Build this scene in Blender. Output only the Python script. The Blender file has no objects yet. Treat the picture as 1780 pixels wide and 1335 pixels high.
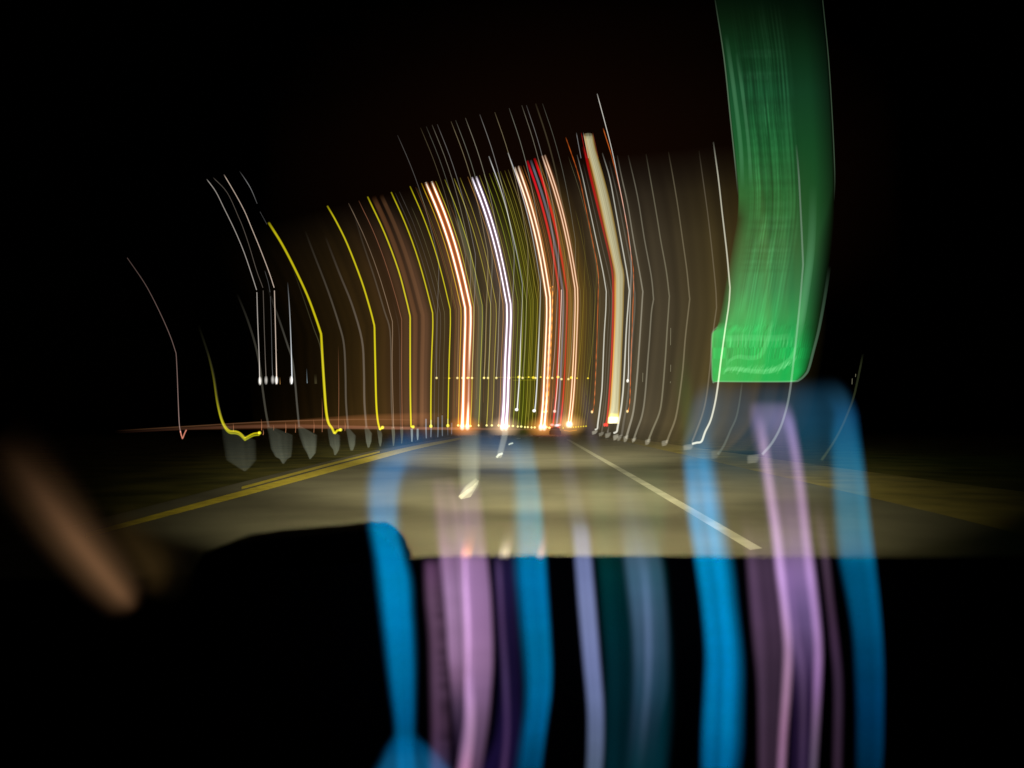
import bpy, math, random
import numpy as np
random.seed(5); rng = np.random.default_rng(7)
S = bpy.context.scene
COL = S.collection
R = math.radians

# ------------------------------------------------------------------ camera
F = 1285.0                       # focal length in photograph pixels (1780 wide)
PITCH = math.atan(77 / F)
CAMZ = 1.3
cd = bpy.data.cameras.new('camera'); cam = bpy.data.objects.new('camera', cd); COL.objects.link(cam)
cam.location = (0, 0, CAMZ); cam.rotation_euler = (R(90) + PITCH, 0, 0)
cd.sensor_width = 36; cd.lens = 36 * F / 1780; cd.clip_start = .05; cd.clip_end = 9000
S.camera = cam
cd.dof.use_dof = True; cd.dof.focus_distance = 70; cd.dof.aperture_fstop = 2.3

# ------------------------------------------------------------------ world (night), moon, exposure
w = bpy.data.worlds.new('World'); S.world = w; w.use_nodes = True
nt = w.node_tree; bg = nt.nodes['Background']; sk = nt.nodes.new('ShaderNodeTexSky')
sk.sky_type = 'NISHITA'; sk.sun_disc = False; sk.sun_elevation = R(3); sk.sun_rotation = R(140)
nt.links.new(sk.outputs[0], bg.inputs[0]); bg.inputs[1].default_value = .00003
ml = bpy.data.lights.new('moon', 'SUN'); ml.energy = .0006; ml.angle = R(.5); ml.color = (1, .95, .85)
mo = bpy.data.objects.new('moon', ml); mo.rotation_euler = (R(60), 0, R(140)); COL.objects.link(mo)
S.view_settings.view_transform = 'Standard'; S.view_settings.look = 'None'
S.view_settings.exposure = 0; S.view_settings.gamma = 1; S.view_settings.use_curve_mapping = False
S.cycles.transparent_max_bounces = 256
S.cycles.max_bounces = 6
S.cycles.sample_clamp_indirect = 2

# the car's own head lamps light the road
def spot(name, loc, az, dist, watts, wide, high, blend, col):
    """beam aimed at the road 'dist' metres ahead, turned by az degrees; wide x high degrees"""
    l = bpy.data.lights.new(name, 'SPOT'); l.energy = watts; l.spot_size = R(high); l.spot_blend = blend
    l.color = col; l.shadow_soft_size = .05
    o = bpy.data.objects.new(name, l); o.location = loc; o.scale = (math.tan(R(wide / 2)) / math.tan(R(high / 2)), 1, 1)
    o.rotation_euler = (R(90) - math.atan(loc[2] / dist), 0, -R(az)); COL.objects.link(o)
WARM = (1, .88, .40); PALE = (1, .89, .48)
for sx in (-.65, .65):
    z = 1.0
    spot('headlamp_near', (sx, 2.2, z), 6, 8, 4500, 66, 28, 1, WARM)
    spot('headlamp_low', (sx, 2.2, z), 3, 13, 20000, 74, 17, 1, PALE)
    spot('headlamp_mid', (sx, 2.2, z), 3, 24, 105000, 60, 9, 1, PALE)
    spot('headlamp_high', (sx, 2.2, z), 1, 60, 980000, 40, 3.8, 1, PALE)

# ------------------------------------------------------------------ helpers
def lin(c, k=1.0):
    c = np.asarray(c, float) / 255
    return k * np.where(c <= .04045, c / 12.92, ((c + .055) / 1.055) ** 2.4)
ca, sa = math.cos(PITCH), math.sin(PITCH)
def ray(px, py):
    x = (np.asarray(px, float) - 890) / F; u = -(np.asarray(py, float) - 667.5) / F
    return x, ca - u * sa, sa + u * ca            # world X, Y, Z
def at(px, py, D):
    x, y, z = ray(px, py); s = D / y
    return np.stack([x * s, y * s, CAMZ + z * s], -1)
def onground(px, py, z=0.0):
    x, y, zz = ray(px, py); s = (z - CAMZ) / zz
    return np.stack([x * s, y * s, np.full(np.shape(s), z)], -1)

def mesh_obj(name, verts, faces, mat, parent=None, smooth=False):
    me = bpy.data.meshes.new(name); me.from_pydata([tuple(map(float, v)) for v in verts], [], [tuple(f) for f in faces])
    me.materials.append(mat); me.update()
    if smooth: me.polygons.foreach_set('use_smooth', [True] * len(me.polygons))
    o = bpy.data.objects.new(name, me); COL.objects.link(o)
    if parent: o.parent = parent; o.location = tuple(-np.array(parent.location)) if False else (0, 0, 0); o.matrix_parent_inverse = parent.matrix_world.inverted()
    return o
def tag(o, label=None, cat=None, group=None, kind=None):
    for k, v in (('label', label), ('category', cat), ('group', group), ('kind', kind)):
        if v: o[k] = v
    return o
def thing(name, loc, label, cat, group=None):
    o = bpy.data.objects.new(name, None); o.empty_display_size = .2; o.location = tuple(map(float, loc)); COL.objects.link(o)
    bpy.context.view_layer.update() if False else None
    from mathutils import Matrix, Vector
    o.matrix_world = Matrix.Translation(Vector(tuple(map(float, loc))))
    return tag(o, label, cat, group)
def bsdf(name, col, rough=.6, noise=None, spec=.3):
    m = bpy.data.materials.new(name); m.use_nodes = True; n = m.node_tree.nodes; L = m.node_tree.links; b = n['Principled BSDF']
    b.inputs['Base Color'].default_value = (*col, 1); b.inputs['Roughness'].default_value = rough
    b.inputs['Specular IOR Level'].default_value = spec
    if noise:
        sc, c2 = noise; t = n.new('ShaderNodeTexCoord'); a = n.new('ShaderNodeTexNoise'); a.inputs['Scale'].default_value = sc
        a.inputs['Detail'].default_value = 8; r = n.new('ShaderNodeValToRGB')
        r.color_ramp.elements[0].position = .35; r.color_ramp.elements[1].position = .68
        r.color_ramp.elements[0].color = (*col, 1); r.color_ramp.elements[1].color = (*c2, 1)
        L.new(t.outputs['Object'], a.inputs[0]); L.new(a.outputs[0], r.inputs[0]); L.new(r.outputs[0], b.inputs['Base Color'])
    return m
# painted light: additive emission for trails, glints, reflections, lit posts and the sign
GLOW = bpy.data.materials.new('light'); GLOW.use_nodes = True
n = GLOW.node_tree.nodes; L = GLOW.node_tree.links; n.clear()
o_ = n.new('ShaderNodeOutputMaterial'); a_ = n.new('ShaderNodeAddShader'); e_ = n.new('ShaderNodeEmission'); t_ = n.new('ShaderNodeBsdfTransparent'); c_ = n.new('ShaderNodeAttribute')
c_.attribute_name = 'glow'; L.new(c_.outputs['Color'], e_.inputs[0]); L.new(e_.outputs[0], a_.inputs[0]); L.new(t_.outputs[0], a_.inputs[1]); L.new(a_.outputs[0], o_.inputs[0])
GLOW.cycles.emission_sampling = 'NONE'

def smooth(st, k=4):
    """Catmull-Rom through stations (rows of numbers)."""
    st = np.asarray(st, float)
    if len(st) < 3 or k <= 1: return st
    P = np.vstack([2 * st[0] - st[1], st, 2 * st[-1] - st[-2]]); out = []
    for i in range(1, len(P) - 2):
        for t in np.arange(k) / k:
            a, b, c, d = P[i - 1], P[i], P[i + 1], P[i + 2]
            out.append(.5 * (2 * b + (c - a) * t + (2 * a - 5 * b + 4 * c - d) * t * t + (3 * b - a - 3 * c + d) * t ** 3))
    out.append(st[-1]); return np.array(out)

def shell(name, PL, PR, cols, D, thick, parent=None, perp=None):
    """closed lens-section body between a left and a right edge (photo pixels) at distance D; cols: (rows, n, 3)"""
    N, M = cols.shape[:2]; u = np.linspace(0, 1, M)
    PX = PL[:, None, 0] * (1 - u) + PR[:, None, 0] * u; PY = PL[:, None, 1] * (1 - u) + PR[:, None, 1] * u
    Dd = D if np.isscalar(D) else np.asarray(D)[:, None]
    front = at(PX, PY, Dd * np.ones_like(PX)); back = front.copy(); th = thick * np.sqrt(np.clip(1 - (2 * u - 1) ** 2, 0, 1))
    front[..., 1] -= th; back[..., 1] += th
    V = np.concatenate([front.reshape(-1, 3), back[:, 1:-1].reshape(-1, 3)])
    f = np.arange(N * M).reshape(N, M); b = f.copy(); b[:, 1:-1] = N * M + np.arange(N * (M - 2)).reshape(N, M - 2)
    q = lambda g: np.stack([g[:-1, :-1], g[1:, :-1], g[1:, 1:], g[:-1, 1:]], -1).reshape(-1, 4)
    faces = np.vstack([q(f), q(b)[:, ::-1]])
    C = np.concatenate([cols.reshape(-1, 3), cols[:, 1:-1].reshape(-1, 3)]) / 2
    me = bpy.data.meshes.new(name)
    me.from_pydata(V.tolist(), [], faces.tolist()); me.materials.append(GLOW)
    at_ = me.attributes.new('glow', 'FLOAT_COLOR', 'POINT')
    at_.data.foreach_set('color', np.hstack([C, np.ones((len(C), 1))]).astype(np.float32).ravel())
    o = bpy.data.objects.new(name, me); COL.objects.link(o)
    if parent: o.parent = parent; o.matrix_parent_inverse = parent.matrix_world.inverted()
    return o

def resample(pts, k): return smooth(pts, k)
def trail(path, hw, rgb, D, parent=None, name='light_trail', k=1.0, profile=None, along=None, wig=0, M=5, thin=True):
    """thin luminous filament along pixel path (base first). hw px; along: list of (v, gain)"""
    p = np.asarray(path, float); N = len(p)
    if wig:
        p = p.copy(); j = np.convolve(rng.normal(0, 1, N + 4), np.ones(3) / 3, 'same')[2:-2]; p[:, 0] += j * wig
    tg = np.gradient(p, axis=0); tg /= np.linalg.norm(tg, axis=1, keepdims=True) + 1e-9
    nm = np.stack([-tg[:, 1], tg[:, 0]], 1)
    s = np.concatenate([[0], np.cumsum(np.linalg.norm(np.diff(p, axis=0), axis=1))]); v = s / s[-1]
    h = np.interp(v, *zip(*hw)) if isinstance(hw, list) else np.full(N, hw)
    if thin and profile is None: h = h * .82
    PL = p - nm * h[:, None]; PR = p + nm * h[:, None]
    if PL[0, 0] > PR[0, 0] and profile is not None: PL, PR = PR, PL
    if profile is None:
        u = np.linspace(-1, 1, M); prof = np.clip(1.25 * (1 - np.abs(u) ** 2.2), 0, 1)[:, None] * lin(rgb, k)
    else:
        us = np.array([q[0] for q in profile]); cs = np.array([lin(q[1], q[2] if len(q) > 2 else 1) for q in profile])
        M = max(M, 9); u = np.linspace(0, 1, M); prof = np.stack([np.interp(u, us, cs[:, i]) for i in range(3)], 1)
    g = np.interp(v, *zip(*along)) if along else np.ones(N)
    cols = g[:, None, None] * prof[None]
    th = max(h) * D / F
    return shell(name, PL, PR, cols, D, min(th * .8, .004 * D), parent)

# shape of one light's path over the frame: offsets from its base, by the base's x
TX = [300, 575, 655, 713, 749, 804, 875, 942, 990, 1050, 1072, 1155, 1205, 1330]
def T(*v): return lambda x: float(np.interp(x, TX, v))
DX1 = T(-2, -7, -3, 0, 0, 1.5, 3, 4, 5, 7, 9, 18, 30, 56)        # at -45
DX2 = T(-5, -14, -6, 0, 1, 3, 5, 7, 9, 13, 17, 30, 42, 78)       # at -110
KX = T(-9, -15, -5, 0, 3, 5, 8, 10, 12, 19, 24, 43, 64, 96); KY = T(-140, -164, -178, -192, -197, -207, -214, -226, -237, -245, -248, -258, -262, -270)
UX = T(-93, -108, -85, -73, -69, -63, -52, -45, -45, -34, -25, 7, 36, 70); UY = T(-305, -357, -382, -399, -407, -424, -434, -452, -468, -476, -482, -506, -523, -548)
def fullpath(x, y, n1=10, n2=12, hook=0):
    k = np.array([x + KX(x), y + KY(x)]); t = np.array([x + UX(x), y + UY(x)])
    low = smooth([(x, y), (x + DX1(x), y - 45), (x + DX2(x), y - 110), (k[0] + .3, (k[1] * .7 + (y - 110) * .3)), tuple(k)], 3)
    m = (k + t) / 2 + np.array([6.5, -2]); q1 = k * .75 + t * .25 + np.array([4.5, -1]); q3 = k * .25 + t * .75 + np.array([5, -1.5])
    up = smooth([tuple(k), tuple(q1), tuple(m), tuple(q3), tuple(t)], 3)
    p = np.vstack([low, up[1:]])
    if hook: p = np.vstack([[(x - hook, y + .35 * hook)], p])
    return p
def sub(p, v0, v1):
    s = np.concatenate([[0], np.cumsum(np.linalg.norm(np.diff(p, axis=0), axis=1))]); v = s / s[-1]
    vv = np.unique(np.concatenate([[v0, v1], v[(v > v0) & (v < v1)]])); return np.stack([np.interp(vv, v, p[:, 0]), np.interp(vv, v, p[:, 1])], 1)

# ------------------------------------------------------------------ ground, road and markings
asph = bsdf('asphalt', (.050, .046, .036), .85, (.38, (.088, .083, .066)), .2)
grass = bsdf('grass', (.035, .036, .009), .95, (.5, (.11, .10, .022)), .05)
shoulder_m = bsdf('shoulder', (.12, .10, .03), .9, (.8, (.22, .18, .05)), .1)
yel = bsdf('yellow_paint', (.30, .235, .012), .7, (4, (.50, .40, .02)))
wht = bsdf('white_paint', (.15, .15, .14), .7, (1.3, (.26, .26, .24)))
black = bsdf('black_plastic', (.006, .006, .006), .8, None, .05)
steel = bsdf('galvanised_steel', (.28, .28, .27), .5)
dark = bsdf('dark_paint', (.004, .004, .005), .9, None, 0)

def sheet(name, L_, R_, z, mat):
    A = onground(*np.array(L_, float).T, z); B = onground(*np.array(R_, float).T, z); n = len(A)
    o = mesh_obj(name, np.vstack([A, B]), [(i, i + 1, n + i + 1, n + i) for i in range(n - 1)], mat); return o
g = mesh_obj('ground', [(-3000, -50, -.03), (3000, -50, -.03), (3000, 6000, -.03), (-3000, 6000, -.03)], [(0, 1, 2, 3)], grass); tag(g, kind='structure')
road = sheet('road', [(-420, 1100), (-150, 985), (200, 895), (420, 838), (640, 785), (780, 760), (880, 747)],
             [(2600, 1100), (1990, 985), (1640, 895), (1400, 838), (1170, 785), (1060, 760), (985, 747)], 0, asph); tag(road, kind='structure')
sh = sheet('verge', [(2600, 1090), (1900, 960), (1640, 895), (1400, 838), (1170, 786), (1060, 762), (985, 748)],
           [(2900, 960), (2200, 905), (1700, 845), (1420, 808), (1180, 774), (1065, 757), (990, 747.5)], .004, shoulder_m); tag(sh, kind='structure')
l1 = sheet('yellow_line', smooth([(150, 926.5), (420, 853), (640, 794), (720, 775), (800, 760.5)], 5), smooth([(150, 934), (420, 863), (640, 803), (722, 781), (802, 763.5)], 5), .008, yel); tag(l1, kind='structure')
l2 = sheet('yellow_line', smooth([(420, 846), (560, 808.5), (660, 784)], 5), smooth([(420, 850.5), (560, 812.5), (660, 786.5)], 5), .008, yel); tag(l2, kind='structure')
l3 = sheet('white_edge_line', smooth([(984, 764), (1100, 833), (1200, 893), (1304, 956)], 4), smooth([(990, 764), (1112, 831.5), (1214, 889), (1325, 953)], 4), .008, wht); tag(l3, kind='structure')
for a, b in (([(822, 844), (797, 862), (802, 868)], [(832, 834), (831, 842), (818, 864)]), ([(866, 788), (861, 796)], [(874, 788), (871, 796)]), ([(886, 770), (883, 773.5)], [(892, 770), (890, 773.5)]), ([(900, 761), (897, 763)], [(906, 761), (904, 763)])):
    tag(sheet('lane_dash', a, b, .008, wht), kind='structure')

# ------------------------------------------------------------------ dashboard of the car we sit in
dash = thing('dashboard', (0, .9, .8), 'black dashboard rim across the bottom below the windscreen', 'dashboard')
ex = np.array([(-500, 1010), (150, 1006), (330, 1001), (470, 992), (560, 985), (650, 975), (750, 967), (900, 966), (1150, 966), (1300, 968), (1500, 969), (2400, 962)], float)
back = at(ex[:, 0], ex[:, 1], 1.15); fr = back.copy(); fr[:, 1] += .7; fr[:, 2] -= .3; lo = back.copy(); lo[:, 2] -= .5; n_ = len(ex)
lip = back.copy(); lip[:, 1] -= .02; lip[:, 2] += .0
V = np.vstack([lo, back, fr]); Fc = [(i, i + 1, n_ + i + 1, n_ + i) for i in range(n_ - 1)] + [(n_ + i, n_ + i + 1, 2 * n_ + i + 1, 2 * n_ + i) for i in range(n_ - 1)]
mesh_obj('top_panel', V, Fc, black, dash)
bx = at(np.array([330, 352, 392, 470, 560, 625, 650, 668, 684, 700, 640, 440, 350]), np.array([1004, 962, 946, 936, 928, 922, 922, 932, 950, 985, 1005, 1015, 1020]), 1.3)
bk = bx.copy(); bk[:, 1] += .12; m_ = len(bx)
mesh_obj('instrument_hood', np.vstack([bx, bk]), [tuple(range(m_))[::-1], tuple(range(m_, 2 * m_))] + [(i, (i + 1) % m_, m_ + (i + 1) % m_, m_ + i) for i in range(m_)], black, dash)

# ------------------------------------------------------------------ glow standing above the horizon (swept light painted as a luminous shell)
XS = np.arange(440, 1345, 4.0); base_n = len(XS)
paths = []
for x in XS:
    xb = x; yb = np.interp(x, [440, 780, 960, 1060, 1200, 1340], [742, 744, 745, 752, 775, 800])
    p = np.vstack([[(xb - .35 * (xb - 950) * .14, yb + 30), (xb - .35 * (xb - 950) * .07, yb + 15)], fullpath(xb, yb)]); s = np.concatenate([[0], np.cumsum(np.linalg.norm(np.diff(p, axis=0), axis=1))]); s /= s[-1]
    vv = np.linspace(0, 1, 44); paths.append(np.stack([np.interp(vv, s, p[:, 0]), np.interp(vv, s, p[:, 1])], 1))
paths = np.array(paths)                                     # columns, rows, 2
vv = np.linspace(0, 1, 44)
keys = [(440, (8, 4, 0)), (520, (22, 14, 3)), (600, (38, 27, 10)), (660, (50, 36, 15)), (698, (62, 42, 24)), (712, (74, 52, 34)), (740, (80, 56, 38)), (752, (60, 46, 24)), (780, (62, 48, 28)), (796, (90, 62, 42)), (816, (92, 64, 44)), (826, (78, 66, 42)), (850, (72, 60, 40)), (870, (80, 68, 60)), (890, (72, 64, 36)), (905, (58, 60, 10)), (928, (62, 56, 14)), (940, (96, 66, 36)), (965, (88, 60, 32)), (1000, (84, 64, 26)), (1015, (64, 52, 32)), (1060, (72, 64, 48)), (1120, (68, 60, 44)), (1200, (66, 56, 30)), (1250, (50, 38, 12)), (1300, (38, 28, 6)), (1340, (0, 0, 0))]
kc = np.stack([np.interp(XS, [k[0] for k in keys], [k[1][i] for k in keys]) for i in range(3)], 1)
st = 1 + .16 * rng.normal(0, 1, base_n); st = np.convolve(np.pad(st, 1, 'edge'), [.25, .5, .25], 'valid')
kc = np.clip(kc * st[:, None], 0, None)
alo = np.interp(vv, [0, .035, .07, .11, .25, .5, .72, .86, .93, 1], [0, .55, .95, 1.12, 1, .92, .76, .5, .25, 0])
cols = lin(kc[:, None, :] * alo[None, :, None] * 1.12)
cols[0] = 0; cols[-1] = 0
# left part: glow hugs the horizon
fall = np.clip((XS - 440) / 230, 0, 1)[:, None] + .9 * np.exp(-vv[None] * 9); cols *= np.clip(fall, 0, 1)[..., None]
def gridshell(name, P, C, D, thick, parent=None, edge=None):
    """closed body over a pixel grid P (a,b,2)"""
    A, B = P.shape[:2]; f = at(P[..., 0], P[..., 1], D); bkk = f.copy()
    aa = np.linspace(-1, 1, A)[:, None]; bb = np.linspace(-1, 1, B)[None]; th = thick * np.clip((1 - aa ** 2) * (1 - bb ** 2), 0, 1) ** .25
    f[..., 1] -= th; bkk[..., 1] += th
    V = np.concatenate([f.reshape(-1, 3), bkk.reshape(-1, 3)]); g = np.arange(A * B).reshape(A, B)
    q = lambda g: np.stack([g[:-1, :-1], g[1:, :-1], g[1:, 1:], g[:-1, 1:]], -1).reshape(-1, 4)
    C2 = np.concatenate([C.reshape(-1, 3)] * 2) / 2
    me = bpy.data.meshes.new(name); me.from_pydata(V.tolist(), [], np.vstack([q(g), q(g + A * B)[:, ::-1]]).tolist()); me.materials.append(GLOW)
    a = me.attributes.new('glow', 'FLOAT_COLOR', 'POINT'); a.data.foreach_set('color', np.hstack([C2, np.ones((len(C2), 1))]).astype(np.float32).ravel())
    o = bpy.data.objects.new(name, me); COL.objects.link(o)
    if parent: o.parent = parent; o.matrix_parent_inverse = parent.matrix_world.inverted()
    return o
tag(gridshell('horizon_glow', paths, cols, 44, .12), 'brown haze of light swept up from the horizon between the trails', kind='stuff')

def blob(cx, cy, rx, ry, rgb, D, name, k=1, parent=None, pw=1.5):
    a = np.linspace(-1, 1, 15); X, Y = np.meshgrid(a, a, indexing='ij'); r = np.sqrt(X ** 2 + Y ** 2)
    P = np.stack([cx + X * rx, cy + Y * ry], -1); C = (np.clip(1 - r, 0, 1) ** pw)[..., None] * lin(rgb, k)
    return gridshell(name, P, C, D, min(rx, ry) * D / F * .4, parent)

# rose light line along the left horizon, painted as glowing ribbons
rl = thing('rail_light_line', at(500, 748, 70), 'long rose line of light running along the left horizon', 'rail')
trail(smooth([(200, 752), (330, 745), (470, 741), (620, 743), (780, 745), (960, 747), (1000, 748)], 5), [(0, 2), (.4, 5), (.75, 3.2), (1, 1.5)], (140, 92, 70), 100, rl, 'rail_light', k=.85, M=7, along=[(0, 0), (.2, .18), (.42, .42), (.6, .95), (.75, .85), (.8, .5), (1, .15)])
trail(smooth([(200, 749), (330, 741), (470, 733), (620, 729), (720, 730)], 5), 1.6, (100, 68, 45), 100, rl, 'upper_rail_light', along=[(0, 0), (.2, .5), (.6, .8), (1, .4)])
trail(smooth([(280, 746), (400, 742), (520, 737), (640, 732), (740, 728), (780, 728)], 5), [(0, 3), (.4, 9), (.7, 16), (1, 14)], (84, 50, 26), 101, rl, 'rail_glow', M=9, along=[(0, 0), (.3, .4), (.7, 1.25), (.9, .9), (1, 0)])

# ------------------------------------------------------------------ posts of the left barrier: headlit posts painted as glowing smears, trail going up, yellow reflector
ordw = ['first', 'second', 'third', 'fourth', 'fifth', 'sixth', 'seventh', 'eighth', 'ninth', 'tenth', 'eleventh', 'twelfth', 'thirteenth', 'fourteenth', 'fifteenth', 'sixteenth', 'seventeenth', 'eighteenth', 'nineteenth', 'twentieth', 'twenty-first', 'twenty-second']
LP = [  # polygon rows (y, xl, xr), trail path, brightness
    ([(738, 384, 392), (765, 386, 446), (800, 392, 447), (812, 412, 436), (819, 424, 427)], [(388, 740), (379, 700), (371, 650), (360, 610), (345, 565)], .30, 2.8, (85, 85, 60)),
    ([(741, 463, 471), (756, 466, 510), (780, 470, 509), (794, 478, 507), (798, 486, 500), (806, 491, 494)], [(467, 742), (462, 715), (457, 680), (452, 640), (444, 600), (430, 555), (412, 510)], .62, 2.6, (95, 92, 80)),
    ([(741, 517, 524), (756, 519, 552), (776, 526, 551), (788, 533, 549), (798, 538, 540)], [(520, 742), (516, 700), (513, 665), (508, 625), (500, 600), (485, 555), (465, 500)], .78, 2.4, (100, 97, 88)),
    ([(745, 569, 576), (757, 570, 592), (774, 573, 592), (782, 579, 590), (791, 581, 584)], [(573, 745), (566, 700), (562, 640), (556, 600), (545, 570), (528, 520), (505, 455)], .75, 1.2, (90, 86, 60)),
    ([(745, 601, 608), (757, 603, 619), (773, 606, 618), (783, 609, 614)], [(605, 745), (601.5, 700), (600.5, 650), (598, 600), (590, 566), (570, 505), (545, 440), (530, 400)], .8, 2.4, (108, 100, 88)),
    ([(743, 633, 640), (753, 634, 647), (768, 636, 646), (778, 639, 642)], [(637, 743), (633.5, 700), (632.5, 640), (629, 590), (612, 530), (590, 475), (565, 410)], .95, 2.6, (112, 103, 92)),
    ([(746, 655, 662), (755, 656, 665), (768, 658, 664), (776, 660, 662)], None, .75, 1, (90, 88, 80)),
    ([(742, 680, 686), (755, 681, 687), (768, 682, 686), (775, 683, 685)], [(683, 743), (680.5, 700), (680, 640), (678, 575), (668, 540), (650, 480), (630, 420), (612, 360)], .75, 2.0, (104, 96, 84)),
    ([(742, 695, 701), (755, 696, 701), (765, 697, 700), (771, 697, 699)], [(697, 743), (695.5, 700), (695, 640), (693, 570), (682, 520)], .6, 1.6, (88, 78, 68)),
    ([(745, 713.5, 718), (757, 714, 718), (768, 715, 717)], None, .7, 1, (150, 165, 165)),
    ([(745, 724, 728), (757, 724, 728), (765, 725, 727)], None, .7, 1, (150, 165, 165)),
    ([(728, 739, 742), (745, 739, 742), (762, 740, 742)], None, .6, 1, (140, 155, 165)),
    ([(730, 748, 751), (745, 748, 751), (760, 748, 750)], None, .5, 1, (140, 155, 165)),
    ([(725, 760, 763), (745, 760, 763), (760, 760, 762)], None, .45, 1, (130, 145, 155)),
    ([(722, 767.5, 770), (745, 767.5, 770), (758, 768, 770)], None, .45, 1, (130, 145, 155)),
    ([(728, 777, 779.5), (757, 778, 779)], None, .4, 1, (130, 140, 150)),
    ([(735, 784, 786.5), (755, 784, 786)], None, .4, 1, (130, 140, 150)),
]
for i, (poly, tp, br, thw, tc) in enumerate(LP):
    yb = poly[-1][0]; xb = (poly[-1][1] + poly[-1][2]) / 2; D = min(CAMZ * F / max(yb - 744.5, 4), 130)
    base = onground(xb, max(yb, 755), 0)
    t = thing('barrier_post', base, f'pale smeared grey barrier post by the yellow line, {ordw[i]} from the left', 'post', 'posts of the barrier on the left')
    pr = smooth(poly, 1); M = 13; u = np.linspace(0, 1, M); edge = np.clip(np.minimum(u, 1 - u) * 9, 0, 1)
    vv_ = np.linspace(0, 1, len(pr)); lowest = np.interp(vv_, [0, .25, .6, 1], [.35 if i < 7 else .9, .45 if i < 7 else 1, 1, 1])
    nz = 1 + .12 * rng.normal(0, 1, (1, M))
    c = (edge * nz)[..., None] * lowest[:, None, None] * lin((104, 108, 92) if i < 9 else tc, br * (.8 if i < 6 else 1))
    shell('post_glow', np.stack([pr[:, 1], pr[:, 0]], 1), np.stack([pr[:, 2], pr[:, 0]], 1), c, D, .06, t)
    if tp:
        q = smooth(tp, 4); trail(q, thw, tc, D, t, k=br * .8, along=[(0, 1), (.5, .75), (.75, .4), (1, 0)])

# big yellow reflectors: returned headlight painted as glowing trails
def yellow(path, hw, k, label, D, extra=None, al=None):
    t = thing('yellow_reflector', at(path[0][0], path[0][1], D), label, 'reflector', 'yellow reflectors with bent light trails')
    trail(path, hw, (218, 205, 22), D, t, k=k, along=al or [(0, 1.25), (.15, 1.1), (.5, .9), (.95, .75), (1, .3)], M=7)
    if extra is not None: trail(extra, hw * .8 if not isinstance(hw, list) else 2, (190, 190, 30), D, t, name='second_trail', k=k * .8, along=al)
    b = path[0]; blob(b[0], b[1], 3.2, 3.2, (255, 240, 60), D - 1, 'reflector', k=1.3, parent=t, pw=.5)
q = np.vstack([smooth([(451, 752.5), (440, 754), (426, 761.5)], 4), smooth([(426, 762), (417, 753), (409, 750), (399, 749), (391, 741), (384, 725), (377, 695), (371, 655), (361, 610)], 4)])
yellow(q, [(0, 2), (.35, 3), (.5, 2.6), (1, 1.6)], .75, 'yellow reflector with a V-shaped hook, leftmost of the yellow trails', 30, q + (0, 3.6), [(0, 1), (.3, 1), (.45, .55), (.6, .2), (.8, .06), (1, 0)])
q = np.vstack([[(592, 747), (586, 748.5), (582, 753.5)], smooth([(581, 753), (577, 744), (571, 735), (567, 715), (563.5, 670), (561, 630), (558.5, 585)], 4), smooth([(558, 580), (549, 553), (534, 513), (512, 466), (490, 424), (467, 387)], 4)])
yellow(q, [(0, 2.6), (.1, 3.2), (.6, 2.6), (1, 2.9)], .95, 'thick yellow trail, hooked at the foot, left of all other bright yellow trails', 45)
q = np.vstack([[(665, 743), (660, 747)], smooth([(660, 746), (656.5, 730), (654, 700), (652.5, 640), (651, 570)], 4), smooth([(650.5, 565), (643, 536), (628, 487), (604, 425), (585, 386), (569, 358)], 4)])
yellow(q, [(0, 2.4), (.5, 2.2), (1, 2.0)], 1.0, 'second thick yellow trail from the left, rising above the pale barrier posts', 60)
q = np.vstack([[(718, 742)], smooth([(714.5, 742), (713.5, 700), (713, 640), (713, 553)], 4), smooth([(712.5, 548), (706, 520), (692, 468), (668, 404), (639, 342)], 4)])
yellow(q, [(0, 2), (.5, 1.9), (1, 1.8)], 1.0, 'third thick yellow trail from the left, on the edge of the brown glow', 75)
yellow(fullpath(749, 741), 1.6, .95, 'fourth yellow trail from the left, thinner, right of the brown glow', 90)
yellow(fullpath(778.5, 740), 1.35, .95, 'fifth yellow trail, last before the first pair of white headlights', 100)

# ------------------------------------------------------------------ left group of white lights
WL = [([(452.5, 668), (451.5, 660), (450.5, 620), (448, 560), (446.5, 508)], [(446, 504), (437, 476), (424, 438), (408, 400), (390, 363), (375, 333), (359, 311)], 1.0, (225, 215, 205), .62, 'white light with a long bent trail, leftmost of the lamp cluster above the horizon'),
      ([(463, 667), (461, 620), (459, 560), (457.5, 505)], [(457, 500), (446, 470), (434, 430), (424, 400), (415, 378), (395, 335), (370, 308)], .8, (190, 175, 160), .24, 'dim white light second in the lamp cluster above the horizon'),
      ([(474.5, 666), (473, 630), (471.5, 560), (470, 515)], [(469.5, 508), (466, 490), (460, 470)], .7, (170, 170, 170), .22, 'faint short light third in the lamp cluster above the horizon'),
      ([(481, 667), (480.5, 640), (479, 580), (477, 505)], [(476.5, 500), (468, 474), (452, 432), (438, 398), (425, 367), (409, 337), (389, 303)], 1.0, (245, 220, 200), .78, 'peach-white light with the longest bent trail in the left lamp cluster'),
      ([(507, 667), (507.5, 655), (506, 600), (503.5, 540), (500, 490)], None, 1.1, (235, 240, 245), .75, 'bright white light with a straight short trail at the right of the left lamp cluster'),
      ([(534, 666), (533.5, 655), (533, 640)], None, .8, (160, 180, 190), .35, 'tiny pale light right of the left lamp cluster'),
      ([(549, 667), (548, 650)], None, 3.0, (60, 55, 35), .5, 'blurred dim olive glow right of the left lamp cluster'),
      ([(487, 668), (486.5, 655)], None, .8, (150, 110, 60), .6, 'tiny amber light inside the left lamp cluster')]
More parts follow.
